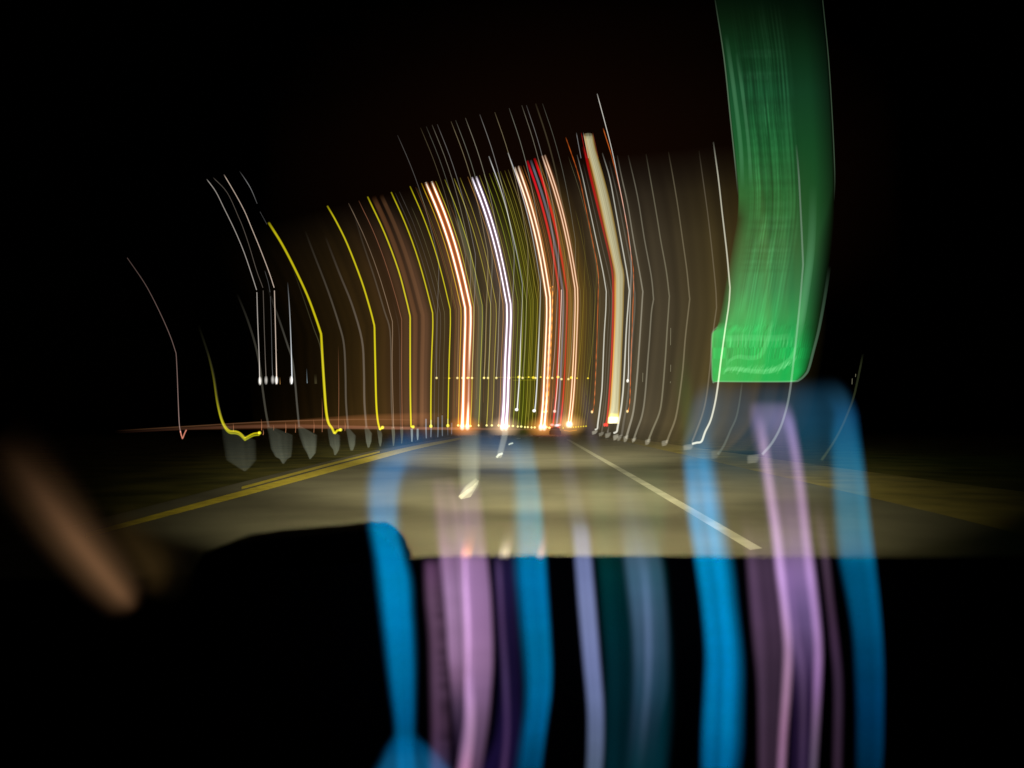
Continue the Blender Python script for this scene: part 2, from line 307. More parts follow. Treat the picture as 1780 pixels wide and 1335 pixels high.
for i, (lo_, hi_, hw, c, k, lab) in enumerate(WL):
    t = thing('street_light', at(lo_[0][0], lo_[0][1], 160), lab, 'street light', 'lamps standing far off on the left')
    trail(smooth(lo_, 4), hw * 1.05, c, 160, t, k=k, along=[(0, 1.9), (.15, 1.6), (.3, 1), (1, .8 if hi_ else 0)])
    if hi_: trail(smooth(hi_, 5), hw, c, 160, t, name='upper_trail', k=k * .85, along=[(0, 1), (.8, .8), (.97, .9), (1, 0)])
    if i < 5: blob(lo_[0][0] - .5, lo_[0][1] - 6, 3.2, 8, (255, 250, 240), 159, 'lamp', k=1.2 * (k + .2), parent=t, pw=.7)
t = thing('distant_light', at(447, 353, 160), 'broken dotted trail of a dim light right of the peach-white trail', 'light')
trail(smooth([(447, 354), (437, 330), (427, 313), (416, 297)], 3), .8, (180, 180, 180), 160, t, k=.5, along=[(0, .3), (.6, 1), (1, 0)]); trail([(464, 390), (452, 368)], .7, (90, 90, 90), 160, t, name='lower_trail', k=.5)
t = thing('red_lamp', at(317, 758, 60), 'small salmon-pink lamp with a V-shaped foot and thin bent trail, far left', 'lamp')
trail(np.vstack([smooth([(314, 752), (311.5, 735), (309.5, 690), (308, 650), (306.5, 620)], 4), smooth([(306, 614), (297, 587), (283, 554), (264, 515), (248, 487), (221, 448)], 4)]), .95, (200, 165, 155), 60, t, k=.5, along=[(0, 1.3), (.15, .9), (.45, .55), (.7, .45), (1, .25)])
trail([(313.5, 749), (315, 756), (317.5, 763)], 1.6, (225, 140, 115), 60, t, name='foot', k=.9); trail([(318, 761), (321, 753), (324, 747)], 1.6, (225, 140, 115), 60, t, name='foot', k=.8)
for x in (405, 454, 458, 475, 495, 511, 545, 560, 592, 599, 578):
    pass
SP = [(405, 735, 750, .5), (454, 728, 748, .6), (475, 738, 748, .35), (496, 733, 752, .5), (513, 733, 752, .45), (545, 728, 752, .45), (559.5, 690, 751, .45), (588, 600, 746, .35), (599, 728, 749, .5), (457, 746, 756, .7)]
for i, (x, y0, y1, k) in enumerate(SP):
    t = thing('rail_reflector', at(x, y1, 95), f'tiny upright rose glint on the left light line, {ordw[i]} of the row', 'reflector', 'painted glints along the light line')
    trail(smooth([(x + .5, y1), (x + 1, (y0 + y1) / 2), (x, y0)], 4), .75, (225, 150, 105), 95, t, k=k, along=[(0, 1), (.5, .8), (1, 0)])  # glints painted as short glowing filaments

# ------------------------------------------------------------------ thin trails rising from the horizon row
def thinlight(x, y, hw, c, k, label, name='reflector_stud', cat='light', D=150, group=None, v1=1.0, al=None, lamp=None, v0=0.0):
    t = thing(name, at(x, y, D), label, cat, group)
    p = fullpath(x, y)
    if v1 < 1 or v0 > 0: p = sub(p, v0, v1)
    a1, a2, a3 = rng.uniform(.55, 1.1, 3)
    trail(p, hw, c, D, t, k=k * .85, wig=.22, along=al or [(0, 1.25), (.12, 1), (.3, a1), (.55, a2), (.8, a3), (.96, .8), (1, .2)])
    if lamp: blob(x, y - .5, lamp[0] * rng.uniform(.7, 1.1), lamp[0] * .9, lamp[1], D - 1, 'lamp', k=lamp[2] if len(lamp) > 2 else 1.4, parent=t, pw=.5)
    return t
tag(blob(1010, 330, 560, 330, (17, 6, 2), 300, 'night_glow', pw=.8), 'very faint reddish night glow over the trails', kind='stuff')  # faint sky glow painted as a luminous sheet
YG = (190, 180, 45); OR = (235, 160, 30); OL = (165, 155, 40)
row = [(796.5, 740, 1.2, (240, 190, 30), .9, 'amber', 'hugging the left side of the first white headlight pair'),
       (818, 741, 1.1, (225, 205, 50), .8, 'yellow', 'hugging the right side of the first white headlight pair'),
       (832, 740, 1.0, (205, 200, 60), .75, 'yellow', 'first right of the first white headlight pair'),
       (846, 740, 1.0, (215, 200, 70), .7, 'yellow', 'second right of the first white headlight pair'),
       (855, 740, .9, (215, 195, 70), .62, 'yellow', 'third right of the first white headlight pair'),
       (866.5, 740, .95, (225, 160, 80), .7, 'orange', 'hugging the left side of the second white headlight pair'),
       (884.5, 741, .95, (205, 190, 70), .6, 'olive', 'first right of the second white headlight pair'),
       (891.5, 741, .95, (180, 195, 50), .55, 'green-yellow', 'second right of the second white headlight pair'),
       (900, 742, .9, (185, 190, 55), .55, 'green-yellow', 'third right of the second white headlight pair'),
       (906, 742, .9, (180, 185, 60), .5, 'olive', 'fourth right of the second white headlight pair'),
       (912.5, 743, .9, (195, 185, 60), .52, 'olive', 'fifth right of the second white headlight pair'),
       (917.5, 743, .9, (185, 175, 70), .46, 'olive', 'sixth right of the second white headlight pair'),
       (924, 743.5, .85, (190, 175, 60), .48, 'olive', 'seventh right of the second white headlight pair'),
       (929.5, 743.5, .85, (190, 170, 90), .42, 'tan', 'last of the row before the third white headlight pair'),
       (950, 743, .9, (235, 150, 60), .5, 'orange', 'first right of the third white headlight pair'),
       (955, 744, .85, (235, 140, 60), .42, 'orange', 'second right of the third white headlight pair')]
for x, y, hw, c, k, cn, where in row:
    thinlight(x, y, hw, c, k, f'thin {cn} trail, {where}', lamp=(2.4, (255, 240, 150), 1.5), group='thin light trails rising from the horizon', name='road_light')
# brownish thin pairs on the far left of the row
for x, k, c, lab in ((684.5, .45, (200, 170, 140), 'thin tan trail between the second and third thick yellow trails'), (699.5, .38, (215, 140, 105), 'thin rose trail just left of the third thick yellow trail'), (787, .22, (200, 120, 70), 'faint brown trail between the fifth yellow trail and the white headlights'), (755, .16, (160, 150, 150), 'faint grey trail right of the fourth yellow trail'), (762, .15, (170, 160, 150), 'second faint grey trail right of the fourth yellow trail')):
    thinlight(x, 744, .9, c, k, lab, name='road_light', group='thin light trails rising from the horizon')

hairs = [(x, random.choice([(180, 165, 60), (190, 140, 70), (170, 165, 120), (200, 130, 80)]), random.uniform(.10, .26)) for x in (769, 789, 793, 822.5, 826, 838, 851, 861, 869.5, 888, 895.5, 909.5, 915, 921, 927, 932, 935, 944.5, 953, 957.5, 970.5, 979.5, 984, 996, 1012, 1018, 1026)]
for i, (x, c, k) in enumerate(hairs):
    x0 = random.uniform(0, .12); x1 = random.choice((.55, .8, .93, 1))
    thinlight(x, 744, .62, c, k, f'hair-thin dim trail between brighter ones in the centre, {(ordw + ["twenty-third", "twenty-fourth", "twenty-fifth", "twenty-sixth", "twenty-seventh"])[i]} from the left', name='distant_light', group='hair-thin dim trails in the centre', v0=x0, v1=x1, al=[(0, 1), (.3, .8), (.5, 1.2), (.7, .8), (.95, 1), (1, 0)], D=170)
# fine lines right of peach pair
for i, x in enumerate(np.arange(979, 1019, 4.4)):
    thinlight(x, 744.5 - i * .35, .7, OL, .20 + .08 * random.random(), f'hair-thin olive trail beside the peach headlights, {ordw[i]} from the left', name='marker_light', group='comb of hair-thin olive trails', v1=.62, al=[(0, 1.6), (.2, 1), (.7, .6), (1, 0)], lamp=(1.7, (225, 205, 20), 1.0))
t = thing('rail_reflector', at(990, 748, 100), 'amber dotted glint line under the comb of olive trails', 'reflector'); trail([(980, 748), (990, 749.5), (1003, 747.5)], 1.2, (200, 120, 20), 100, t, k=.6)

# ------------------------------------------------------------------ the top row: high street lamps whose bases sit on y ~657
HI = [(691, 235, 1, .18), (731, 222, 1, .16), (741, 220, 1, .20), (751, 217, 1, .34), (760, 216, 1, .30), (784, 211, 1, .42), (792, 209, 1, .34), (809, 205, 1, .5), (834, 199, 1, .45), (860, 195, 1, .42), (885, 188, 1, .42), (907, 183, 1, .38), (915, 183, 1, .34), (931, 180, 2.2, .10), (943, 180, 1, .20)]
for i, (tx, ty, hw, k) in enumerate(HI):
    xb = tx + 62
    for _ in range(4): xb = tx - UX(xb)
    yb = ty - UY(xb) * 1.0
    yb = 657 + (xb > 960) * 2; sc = (yb - ty) / -UY(xb)
    p = fullpath(xb, yb); p[:, 1] = yb + (p[:, 1] - yb) * sc
    cc = [(215, 210, 205), (215, 195, 150), (205, 205, 185), (210, 200, 175)][i % 4]
    t = thing('street_light', at(xb, yb, 220), f'high street lamp, {ordw[i]} from the left in the topmost row of thin trails', 'street light', 'high street lamps with the tallest thin trails')
    trail(p, hw * .85, cc, 220, t, k=k * .75, along=[(0, 1.4), (.3, 1), (.5, .9), (.95, .75), (1, .2)])
    blob(xb, yb, 2.3, 2.3, (255, 235, 150), 219, 'lamp', k=1.2, parent=t, pw=.5)
for i, (x, y) in enumerate([(781, 658), (815, 657), (842, 657), (902, 656), (919, 656), (927, 657), (940, 656), (970, 656), (993, 657), (1003, 658), (1022, 658)]):
    big = x in (902, 927, 970, 993)
    thinlight(x, y, .8, (200, 180, 50), .35 if big else .26, f'small lamp dot in the dotted row above the horizon, {ordw[i]} from the left', name='street_light', cat='street light', group='dotted row of lamps above the horizon', D=210, v1=.5 + .3 * random.random(), al=[(0, 1.3), (.3, .9), (1, 0)], lamp=(3.0 if big else 1.8, (255, 225, 60), 1.2))
t = thing('roadside_sign_gantry', at(905, 660, 215), 'thin olive horizontal bar linking the row of lamp dots above the horizon', 'gantry')
trail([(860, 656), (905, 655.5), (930, 656)], .9, (140, 130, 20), 215, t, name='beam', k=.5); trail([(892, 661), (935, 660.5)], .7, (140, 130, 20), 215, t, name='lower_beam', k=.5); trail([(770, 657), (830, 657)], .6, (120, 90, 30), 215, t, name='left_beam', k=.3)

# white signal lamps at mid height
for x, y, tc, k, lab in ((899, 712, (235, 235, 230), .9, 'white signal lamp above the horizon with a crisp trail, left one of two'), (929.5, 714, (225, 230, 235), .8, 'white signal lamp above the horizon with a crisp trail, right one of two')):
    p = fullpath(x, y)
    t = thing('signal_lamp', at(x, y, 140), lab, 'lamp', 'white lamps at mid height')
    trail(p, [(0, 1.6), (.2, 1.2), (.4, .9), (1, 1.2)], tc, 140, t, k=k, wig=.25, along=[(0, 1.3), (.25, 1), (.35, .45), (.5, .35), (.6, .5), (.95, .85), (1, .2)])
    blob(x - 1, y, 3.4, 3, (255, 255, 250), 139, 'lamp', k=2, parent=t, pw=.6)

# ------------------------------------------------------------------ oncoming cars: pairs of white headlights
def car_body(t, x, D, red=False):
    z0 = .35; X = float(at(x, 745, D)[0]); prof = [(-.9, .25), (-.9, .85), (-.78, .95), (-.62, 1.42), (-.5, 1.5), (.5, 1.5), (.62, 1.42), (.78, .95), (.9, .85), (.9, .25)]
    Y = D + 1.2; n = len(prof); V = []
    for k_, (dy, sx, sz) in enumerate(((0, .96, .62), (1.2, 1, .68), (1.9, 1, 1), (3.4, .98, 1), (4.3, .95, .7))):
        V += [(X + a * sx, Y + dy, .0 + (b if b < .9 else .9 + (b - .9) * (sz - .62) / .38)) for a, b in prof]
    Fc = [tuple(range(n))[::-1], tuple(range(4 * n, 5 * n))]
    for r in range(4): Fc += [(r * n + i, r * n + (i + 1) % n, (r + 1) * n + (i + 1) % n, (r + 1) * n + i) for i in range(n)]
    mesh_obj('body', V, Fc, dark, t)
def headpair(name, label, x, sep, y, D, prof, hw, halo, base_rgb, dim2=None, group='oncoming cars with white headlights', cat='car', core=(255, 250, 240), kk=1.9, body=True):
    t = thing(name, onground(x + sep / 2, 753, 0), label, cat, group)
    if body: car_body(t, x + sep / 2, D)
    for j, xx in enumerate((x, x + sep)):
        p = fullpath(xx, y, hook=0)
        trail(p, hw if isinstance(hw, list) else hw, core, D, t, name='light_trail', k=kk, profile=prof, M=11,
              along=[(0, 1.6), (.1, 1.25), (.3, 1), (.5, .95), (.8, 1), (.97, 1.05), (1, .3)] if not (j and dim2) else dim2)
        blob(xx, y, 5, 7, (255, 245, 220), D - 1, 'headlight', k=1.9, parent=t, pw=1.2)
    blob(x + sep / 2, y, 34, 22, base_rgb, D - 2, 'halo', k=1.0, parent=t, pw=1.6)
    q = fullpath(x + sep / 2, y); trail(sub(q, 0, .99), [(0, 15), (.12, 12), (.4, 9.5), (1, 10)], halo, D + 2, t, name='glow', k=.75, M=9, along=[(0, 1.6), (.1, 1.3), (.3, .9), (.6, .8), (.9, 1.0), (1, .0)])
P1 = [(0, (0, 0, 0)), (.2, (170, 80, 10), .6), (.38, (255, 190, 120), 1), (.46, (255, 250, 235), 2.4), (.54, (255, 250, 235), 2.4), (.62, (255, 200, 140), 1), (.8, (190, 80, 20), .6), (1, (0, 0, 0))]
P2 = [(0, (0, 0, 0)), (.22, (130, 90, 120), .5), (.38, (235, 220, 250), 1), (.46, (255, 250, 255), 2.4), (.54, (255, 250, 255), 2.4), (.62, (235, 220, 250), 1), (.78, (130, 90, 120), .5), (1, (0, 0, 0))]
P3 = [(0, (0, 0, 0)), (.25, (170, 100, 60), .5), (.4, (255, 225, 190), 1), (.5, (255, 248, 225), 2.0), (.6, (255, 225, 190), 1), (.75, (170, 100, 60), .5), (1, (0, 0, 0))]
headpair('oncoming_car', 'oncoming car with the brightest white headlights and orange-fringed trails, leftmost of the pairs', 803.5, 9, 742, 140, P1, [(0, 6), (.12, 4.6), (.4, 4.0), (1, 4.4)], (150, 70, 30), (255, 150, 50), dim2=[(0, 1.4), (.05, 1), (.09, .25), (.2, .12), (.28, .4), (.38, 1), (.8, 1), (.97, 1.1), (1, .3)])
headpair('oncoming_car', 'oncoming car with lilac-white headlights in the middle of the road', 873, 6.5, 743, 140, P2, [(0, 5), (.12, 4.2), (.35, 3.6), (.6, 2.6), (1, 3.4)], (110, 90, 100), (255, 210, 160))
headpair('oncoming_car', 'oncoming car with warm white headlights just right of the two white signal lamps', 940, 6.0, 743, 140, P3, [(0, 4.6), (.12, 3.8), (.4, 3.2), (1, 3.2)], (130, 75, 40), (255, 170, 80), dim2=[(0, 1.5), (.1, 1.1), (.15, .35), (.25, .6), (.35, 1), (.8, .9), (.97, 1), (1, .3)])
headpair('oncoming_car', 'small peach-white headlight pair of an oncoming car, right of the red tail lights', 987.5, 4.2, 738, 140, [(0, (0, 0, 0)), (.3, (230, 150, 100), .6), (.5, (255, 232, 205), 1.25), (.7, (230, 150, 100), .6), (1, (0, 0, 0))], [(0, 2.6), (.2, 1.9), (1, 2.2)], (80, 50, 30), (255, 190, 110), group=None)

# red tail lights with a blue-grey trail between: a car ahead
t = thing('car_ahead', onground(967, 757, 0), 'car ahead with two red tail lights and a blue-grey trail between', 'car'); car_body(t, 967, 120)
for xx, k, c in ((961.5, .85, (215, 4, 30)), (974, .85, (215, 4, 20))):
    q = fullpath(xx, 738); trail(q, [(0, 2), (.1, 2), (.45, 2.1), (.6, 2.5), (1, 3.0)], c, 119, t, k=k, M=7, along=[(0, 1.4), (.1, 1), (.3, .62), (.5, .75), (.8, 1.1), (.97, 1.15), (1, .3)])
    blob(xx - 2, 738.5, 4, 2.6, (255, 150, 150), 118, 'tail_light', k=1.6, parent=t, pw=.7); blob(xx - 3, 743, 4, 1.8, (230, 30, 30), 118, 'reflector', k=.8, parent=t, pw=.7)
trail(fullpath(964.5, 714)[:11], .9, (255, 225, 210), 119, t, name='brake_trail', k=.9); blob(964, 715, 3, 3, (255, 220, 200), 118, 'brake_light', k=1.4, parent=t, pw=.7)
trail(fullpath(967.5, 739), [(0, 2), (.4, 2.8), (1, 3.0)], (130, 135, 150), 119, t, name='plate_trail', k=.75, M=7, along=[(0, 1.2), (.2, .9), (.5, .55), (.8, .6), (.97, .75), (1, .1)])
blob(968, 739.5, 5, 2.6, (225, 225, 250), 118, 'number_plate', k=1.2, parent=t, pw=.7)
blob(955, 770, 60, 34, (120, 40, 25), 117, 'halo', k=.7, parent=t)
for i, (x, k, c) in enumerate(((977.5, .35, (205, 130, 50)), (981, .3, (200, 150, 60)), (947, .4, (230, 110, 30)))):
    thinlight(x, 742, 1.6, c, k, f'soft orange trail beside the red tail lights, {ordw[i]} of three', name='marker_light', group='soft orange trails by the tail lights')
for i, (x, y) in enumerate(((946, 716), (950, 715))):
    q = fullpath(x, y)[:12]
    t = thing('warning_lamp', at(x, y, 130), ('left' if i == 0 else 'right') + ' of the two dotted amber lamp trails right of the warm white headlights', 'lamp')
    trail(smooth(q, 4), 1.3, (245, 150, 30), 130, t, k=1.2, along=[(j / 60, (1.0 if j % 4 < 2 else .15)) for j in range(61)])
    blob(x, y, 2.4, 2.4, (255, 210, 120), 129, 'lamp', k=1.2, parent=t, pw=.6)

# ------------------------------------------------------------------ lit truck on the right: cream panel trail with red side line
t = thing('truck_ahead', onground(1066, 766, 0), 'truck ahead with a lit white rear, wide cream trail and red stripe', 'truck')
sl = smooth([(736, 1055.5, 1076), (722, 1057, 1077), (700, 1060, 1078), (650, 1063.5, 1080), (600, 1066, 1082), (550, 1068, 1084), (510, 1068.5, 1085), (478, 1068, 1085.5), (450, 1063, 1080), (400, 1051.5, 1071), (350, 1040.5, 1061), (300, 1029, 1048), (262, 1019.5, 1036.5), (240, 1015, 1032), (234, 1014, 1030.5)], 3)
N = len(sl); u = np.linspace(0, 1, 17); tone = np.interp(u, [0, .06, .15, .3, .45, .7, .86, .93, 1], [0, .75, .95, 1.25, .95, .8, .85, .6, 0])
yy = sl[:, 0]; gain = np.interp(yy, [230, 240, 300, 450, 600, 700, 724, 726, 740], [0, .62, .62, .6, .68, .85, .95, 1.9, 2.2])
C = tone[None, :, None] * gain[:, None, None] * lin((224, 216, 170))[None, None]
C[:, 1:3] *= np.array([1.2, .7, .2]); C[:, 14:16] *= np.array([1.15, .8, .25])
C[(yy < 715)] *= (1 + .18 * rng.normal(0, 1, (1, 17, 1))); C = np.clip(C, 0, 5)
shell('panel_trail', np.stack([sl[:, 1], yy], 1), np.stack([sl[:, 2], yy], 1), C, 90, .5, t)
yl = [(727, 1056.5, 1076.5), (718, 1057.5, 1077)]
shell('yellow_band', np.array([(1057, 728.), (1057.5, 723), (1058, 717)]), np.array([(1076.5, 728.), (1076.5, 723), (1077, 717)]), np.array([0, 1, 0])[:, None, None] * np.array([0, .8, 1, 1, 1, .8, 0])[None, :, None] * lin((225, 215, 0), .9), 89, .1, t)
shell('rear_panel', np.array([(1055.5, 735.), (1056, 733), (1056.5, 726), (1057, 724)]), np.array([(1072, 735.), (1075, 733), (1076.5, 726), (1076.5, 724)]), np.array([.2, 1, 1, 0])[:, None, None] * np.array([0, .9, 1, 1, 1, .9, 0])[None, :, None] * lin((255, 250, 225), 1.1), 88.5, .1, t)
rp = smooth([(1052.5, 740), (1055.5, 725), (1058, 700), (1061.5, 650), (1064, 600), (1065.5, 550), (1065.8, 510), (1065, 480), (1060, 448), (1049, 400), (1037, 350), (1026, 304), (1018, 268), (1013, 254)], 4)
trail(rp, [(0, 1.8), (.3, 2.6), (.6, 2.2), (1, 3.6)], (205, 8, 14), 90, t, name='red_trail', k=.85, M=7, along=[(0, 1.2), (.2, 1), (.45, .8), (.6, .45), (.8, .75), (.95, .65), (1, 0)])
trail(rp + (3.0, 0), 1.4, (245, 140, 20), 90, t, name='amber_trail', k=.7, along=[(0, 0), (.15, .7), (.5, .9), (.55, .3), (.9, .3), (1, 0)])
for xx in (1051, 1055): blob(xx, 738.5, 2.6, 3.6, (255, 60, 50), 88, 'tail_light', k=1.5, parent=t, pw=.6)
for x_, y_ in ((1010.5, 250), (1020, 232)):
    pass
for dx, c, k in ((-14, (205, 205, 205), .35), (-5, (210, 40, 40), .5), (-1, (230, 225, 210), .45), (16, (190, 90, 70), .35)):
    q = np.array([(1024 + dx, 275), (1020 + dx * .98, 255), (1015 + dx * .95, 230)], float); trail(smooth(q, 4), .9, c, 90, t, name='edge_trail', k=k, along=[(0, .8), (.9, .8), (1, 0)])

# amber dotted marker lamps either side of the truck
for pth, lab, k in (([(1030, 717), (1033, 700), (1035, 660), (1036.5, 620), (1038.5, 560), (1040, 500), (1040, 478), (1036, 450), (1028, 410), (1018, 360), (1007, 310), (998, 280), (983, 238)], 'dotted amber marker lamp with a broken trail, left of the truck', .62),
                    ([(1091.5, 716), (1094.5, 700), (1096, 660), (1098, 600), (1100, 540), (1101.5, 480), (1099, 455), (1095, 430), (1090, 395), (1082, 350), (1073, 310), (1063, 270), (1048, 222)], 'dotted orange-red marker lamp with a broken trail, right of the truck', .7)):
    t = thing('marker_lamp', at(*pth[0], 95), lab, 'lamp'); q = smooth(pth, 7); n_s = 120
    trail(q, 1.15, (235, 110, 40), 95, t, k=k, along=[(j / n_s, (1.3 if j % 4 < 2 else .25) if j < 26 else (.85 if rng.random() > .35 else .4)) for j in range(n_s)] + [(1, 0)], wig=.15)
    blob(pth[0][0] - 1, pth[0][1] - 1, 2.3, 3, (255, 225, 150), 94, 'lamp', k=1.4, parent=t, pw=.6)
t = thing('street_light', at(1091.5, 660, 95), 'white street lamp with the tallest crisp trail, rising above the truck trail', 'street light')
trail(smooth([(1091.5, 662), (1092.5, 640), (1093, 600), (1095, 540), (1096.5, 500), (1097, 450), (1093, 410), (1084, 360), (1074, 310), (1064, 262), (1052, 215), (1038, 163)], 4), 1.0, (235, 230, 220), 95, t, k=.75, along=[(0, 1.6), (.12, 1), (.3, .5), (.5, .4), (.75, .9), (.97, 1), (1, .3)])
blob(1091, 662, 2.6, 3.4, (255, 250, 235), 94, 'lamp', k=1.5, parent=t, pw=.6)

# ------------------------------------------------------------------ right-hand delineator posts: headlight shine painted as glowing trails and shells
RP = [  # trail path (base first), half width, colour, gain, block (xl,xr,y0,y1) , label
    ([(1041, 747), (1045, 730), (1050, 690), (1053, 640), (1056, 590), (1059, 540), (1058, 508), (1050, 475), (1035, 410), (1020, 345), (1006, 285)], 1.2, (110, 105, 95), .3, None, 'faint grey post trail left of the first bright white post trail'),
    ([(1034, 747), (1038, 745), (1039, 738), (1042, 715), (1046, 680), (1048, 640), (1050.5, 580), (1053, 540), (1054, 507), (1048, 472), (1036, 415), (1022, 350), (1011, 300), (1003, 269)], 1.4, (222, 220, 205), .85, (1028, 1039, 748, 756), 'first bright white post trail on the right, just left of the truck'),
    ([(1046, 752), (1050, 725), (1054, 690), (1057, 650), (1060, 600), (1063, 550), (1064, 510), (1058, 475), (1046, 425), (1034, 370), (1014, 285)], 1.5, (120, 112, 100), .35, (1040, 1050, 751, 759), 'dim grey post trail between the first bright white one and the red stripe'),
    ([(1056, 752), (1059, 738)], 1.5, (130, 125, 115), .6, (1051, 1062, 752, 762), 'stubby grey post below the white truck panel'),
    ([(1066.5, 753), (1072, 750), (1074, 741), (1079, 715), (1083, 680), (1086, 630), (1089, 570), (1094, 505), (1089, 470), (1080, 420), (1071, 370), (1060, 310), (1047, 266)], 1.7, (222, 220, 205), .88, (1065, 1075, 755, 766), 'second bright white post trail on the right, just right of the truck'),
    ([(1080, 758), (1084, 735), (1090, 700), (1095, 650), (1099, 590), (1103, 540), (1103.5, 510), (1098, 470), (1085, 400), (1072, 335), (1059, 280)], 2.0, (125, 120, 108), .42, (1072, 1081, 756, 767), 'soft grey post trail right of the second bright white one'),
    ([(1088, 762), (1093, 745), (1101, 715), (1106, 670), (1110, 620), (1114, 560), (1117.5, 507), (1111, 470), (1101, 415), (1091, 355), (1081, 310), (1073, 270)], 1.9, (165, 160, 142), .62, (1083, 1092.5, 757, 769), 'pale square reflector post, third from the right of the truck, with a grey-white trail'),
    ([(1101, 766), (1107, 748), (1116, 722), (1121, 690), (1125, 640), (1129, 590), (1132, 545), (1136, 520), (1132, 480), (1120, 415), (1108, 340), (1092, 270)], 1.8, (150, 145, 125), .55, (1097.5, 1106, 761, 770), 'pale square reflector post left of the two dimmer ones, trail ending beside the bright truck'),
    ([(1126, 768), (1134, 748), (1146, 718), (1151, 690), (1156, 630), (1160, 570), (1163.5, 515), (1158, 470), (1149, 420), (1140, 365), (1123, 268)], 1.8, (150, 145, 120), .5, (1120.5, 1131, 763, 774), 'tan-grey reflector post third from the green sign'),
    ([(1158, 770), (1164, 755), (1174, 728), (1181, 690), (1187, 640), (1192, 580), (1199, 520), (1194, 470), (1187, 420), (1177, 350), (1162, 264)], 1.8, (150, 140, 112), .46, (1149, 1162, 765, 776), 'tan-grey reflector post second from the green sign'),
    ([(1203, 768), (1211, 748), (1221, 720), (1228, 690), (1234, 640), (1238, 590), (1245.5, 535), (1244, 500), (1238, 440), (1230, 370), (1215, 262)], 1.7, (135, 125, 105), .42, (1186, 1206, 772, 783), 'dim blue-grey reflector post at the left edge of the green sign'),
    ([(1203, 771.5), (1211, 769.5), (1219.5, 767), (1226, 750), (1235.5, 730), (1243, 700), (1248.5, 665), (1254, 620), (1261, 570), (1267, 530), (1269, 500), (1264, 445), (1256, 375), (1248, 305), (1240, 247)], 1.9, (230, 228, 205), .92, None, 'brightest white post trail, crossing the left end of the green sign'),
    ([(1248, 790), (1258, 775), (1269, 750), (1280, 725), (1286, 695), (1290, 664)], 2.4, (120, 130, 118), .32, (1235, 1251, 782, 798), 'faint grey-green post trail below the middle of the green sign'),
    ([(1325, 790), (1342, 770), (1357, 742), (1367, 710), (1373, 680), (1378, 640), (1385, 580), (1391, 520), (1396, 460), (1393, 390), (1389, 310), (1384, 252)], 2.3, (165, 178, 170), .42, (1297, 1321, 790, 806), 'pale post trail running up through the right half of the green sign'),
    ([(1428, 800), (1445, 775), (1462, 745), (1475, 715), (1484, 690), (1492, 655), (1500, 615)], 2.4, (110, 120, 80), .2, None, 'faint olive post trail right of the green sign'),
]
for i, (pth, hw, c, k, blk, lab) in enumerate(RP):
    yb = (blk[3] if blk else pth[0][1] + 4); D = min(CAMZ * F / max(yb - 744.5, 8), 125) * .97
    base = onground(pth[0][0], max(yb + 2, 757), 0)
    t = thing('delineator_post', base, lab, 'post', 'reflector posts along the right shoulder')
    q = np.array(pth, float); kk_ = int(np.argmax(q[:, 0] - .0 * q[:, 1])) if len(q) > 6 else None
    if kk_ and 2 < kk_ < len(q) - 2: q = np.vstack([smooth(q[:kk_ + 1], 4), smooth(q[kk_:], 4)[1:]])
    else: q = smooth(q, 4)
    trail(q, [(0, hw * 1.5), (.12, hw * 1.2), (.4, hw), (1, hw * .75)], c, D, t, k=k, M=7, along=[(0, 1.1), (.1, 1), (.4, .9), (.9, .65), (1, .05)], wig=.12)
    if blk:
        xl, xr, y0, y1 = blk; sk_ = (xr - xl) * .18
        PLp = np.array([(xl, y0 + 2), (xl, (y0 + y1) / 2), (xl + 1, y1)], float); PRp = np.array([(xr + 1, y0 - 1), (xr, (y0 + y1) / 2 - 1), (xr - 3, y1 - 2)], float)
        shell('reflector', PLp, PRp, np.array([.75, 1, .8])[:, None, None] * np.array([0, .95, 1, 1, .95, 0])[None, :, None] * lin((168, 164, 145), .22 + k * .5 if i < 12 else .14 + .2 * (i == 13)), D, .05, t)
for i, (x, y0, y1) in enumerate(((1117, 648, 664), (1165.5, 570, 600), (1165.5, 634, 646), (1165, 663, 666), (1481, 658, 668), (1487, 650, 655))):
    t = thing('distant_light', at(x, y1, 160), f'tiny dim speck of light beyond the right-hand posts, {ordw[i]} from the left', 'light', 'tiny specks on the right'); trail([(x, y1), (x + .5, y0)], .7, (190, 185, 150), 160, t, k=.35)

# ------------------------------------------------------------------ green road sign, swept upward, its headlight shine painted as emission
sg = thing('highway_sign', at(1320, 664, 40), 'large green highway sign stretched into a tall curved green band with pale lettering', 'road sign')
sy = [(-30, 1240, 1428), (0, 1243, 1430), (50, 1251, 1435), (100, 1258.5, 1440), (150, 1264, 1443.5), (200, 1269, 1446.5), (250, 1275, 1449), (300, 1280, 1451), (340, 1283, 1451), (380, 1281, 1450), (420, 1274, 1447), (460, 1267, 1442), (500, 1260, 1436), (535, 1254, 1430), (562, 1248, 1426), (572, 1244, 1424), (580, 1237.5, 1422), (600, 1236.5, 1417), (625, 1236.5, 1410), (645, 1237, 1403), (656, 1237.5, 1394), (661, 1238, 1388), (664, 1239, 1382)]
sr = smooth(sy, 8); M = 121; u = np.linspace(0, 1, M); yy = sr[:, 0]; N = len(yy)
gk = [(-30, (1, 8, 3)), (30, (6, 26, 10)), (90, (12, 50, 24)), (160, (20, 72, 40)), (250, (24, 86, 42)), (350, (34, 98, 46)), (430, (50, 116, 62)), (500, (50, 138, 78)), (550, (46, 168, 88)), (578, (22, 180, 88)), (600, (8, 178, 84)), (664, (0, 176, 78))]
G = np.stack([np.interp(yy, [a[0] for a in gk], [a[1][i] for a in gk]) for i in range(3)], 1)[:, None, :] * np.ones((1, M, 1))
U = u[None, :] * np.ones((N, 1)); Y = yy[:, None] * np.ones((1, M))
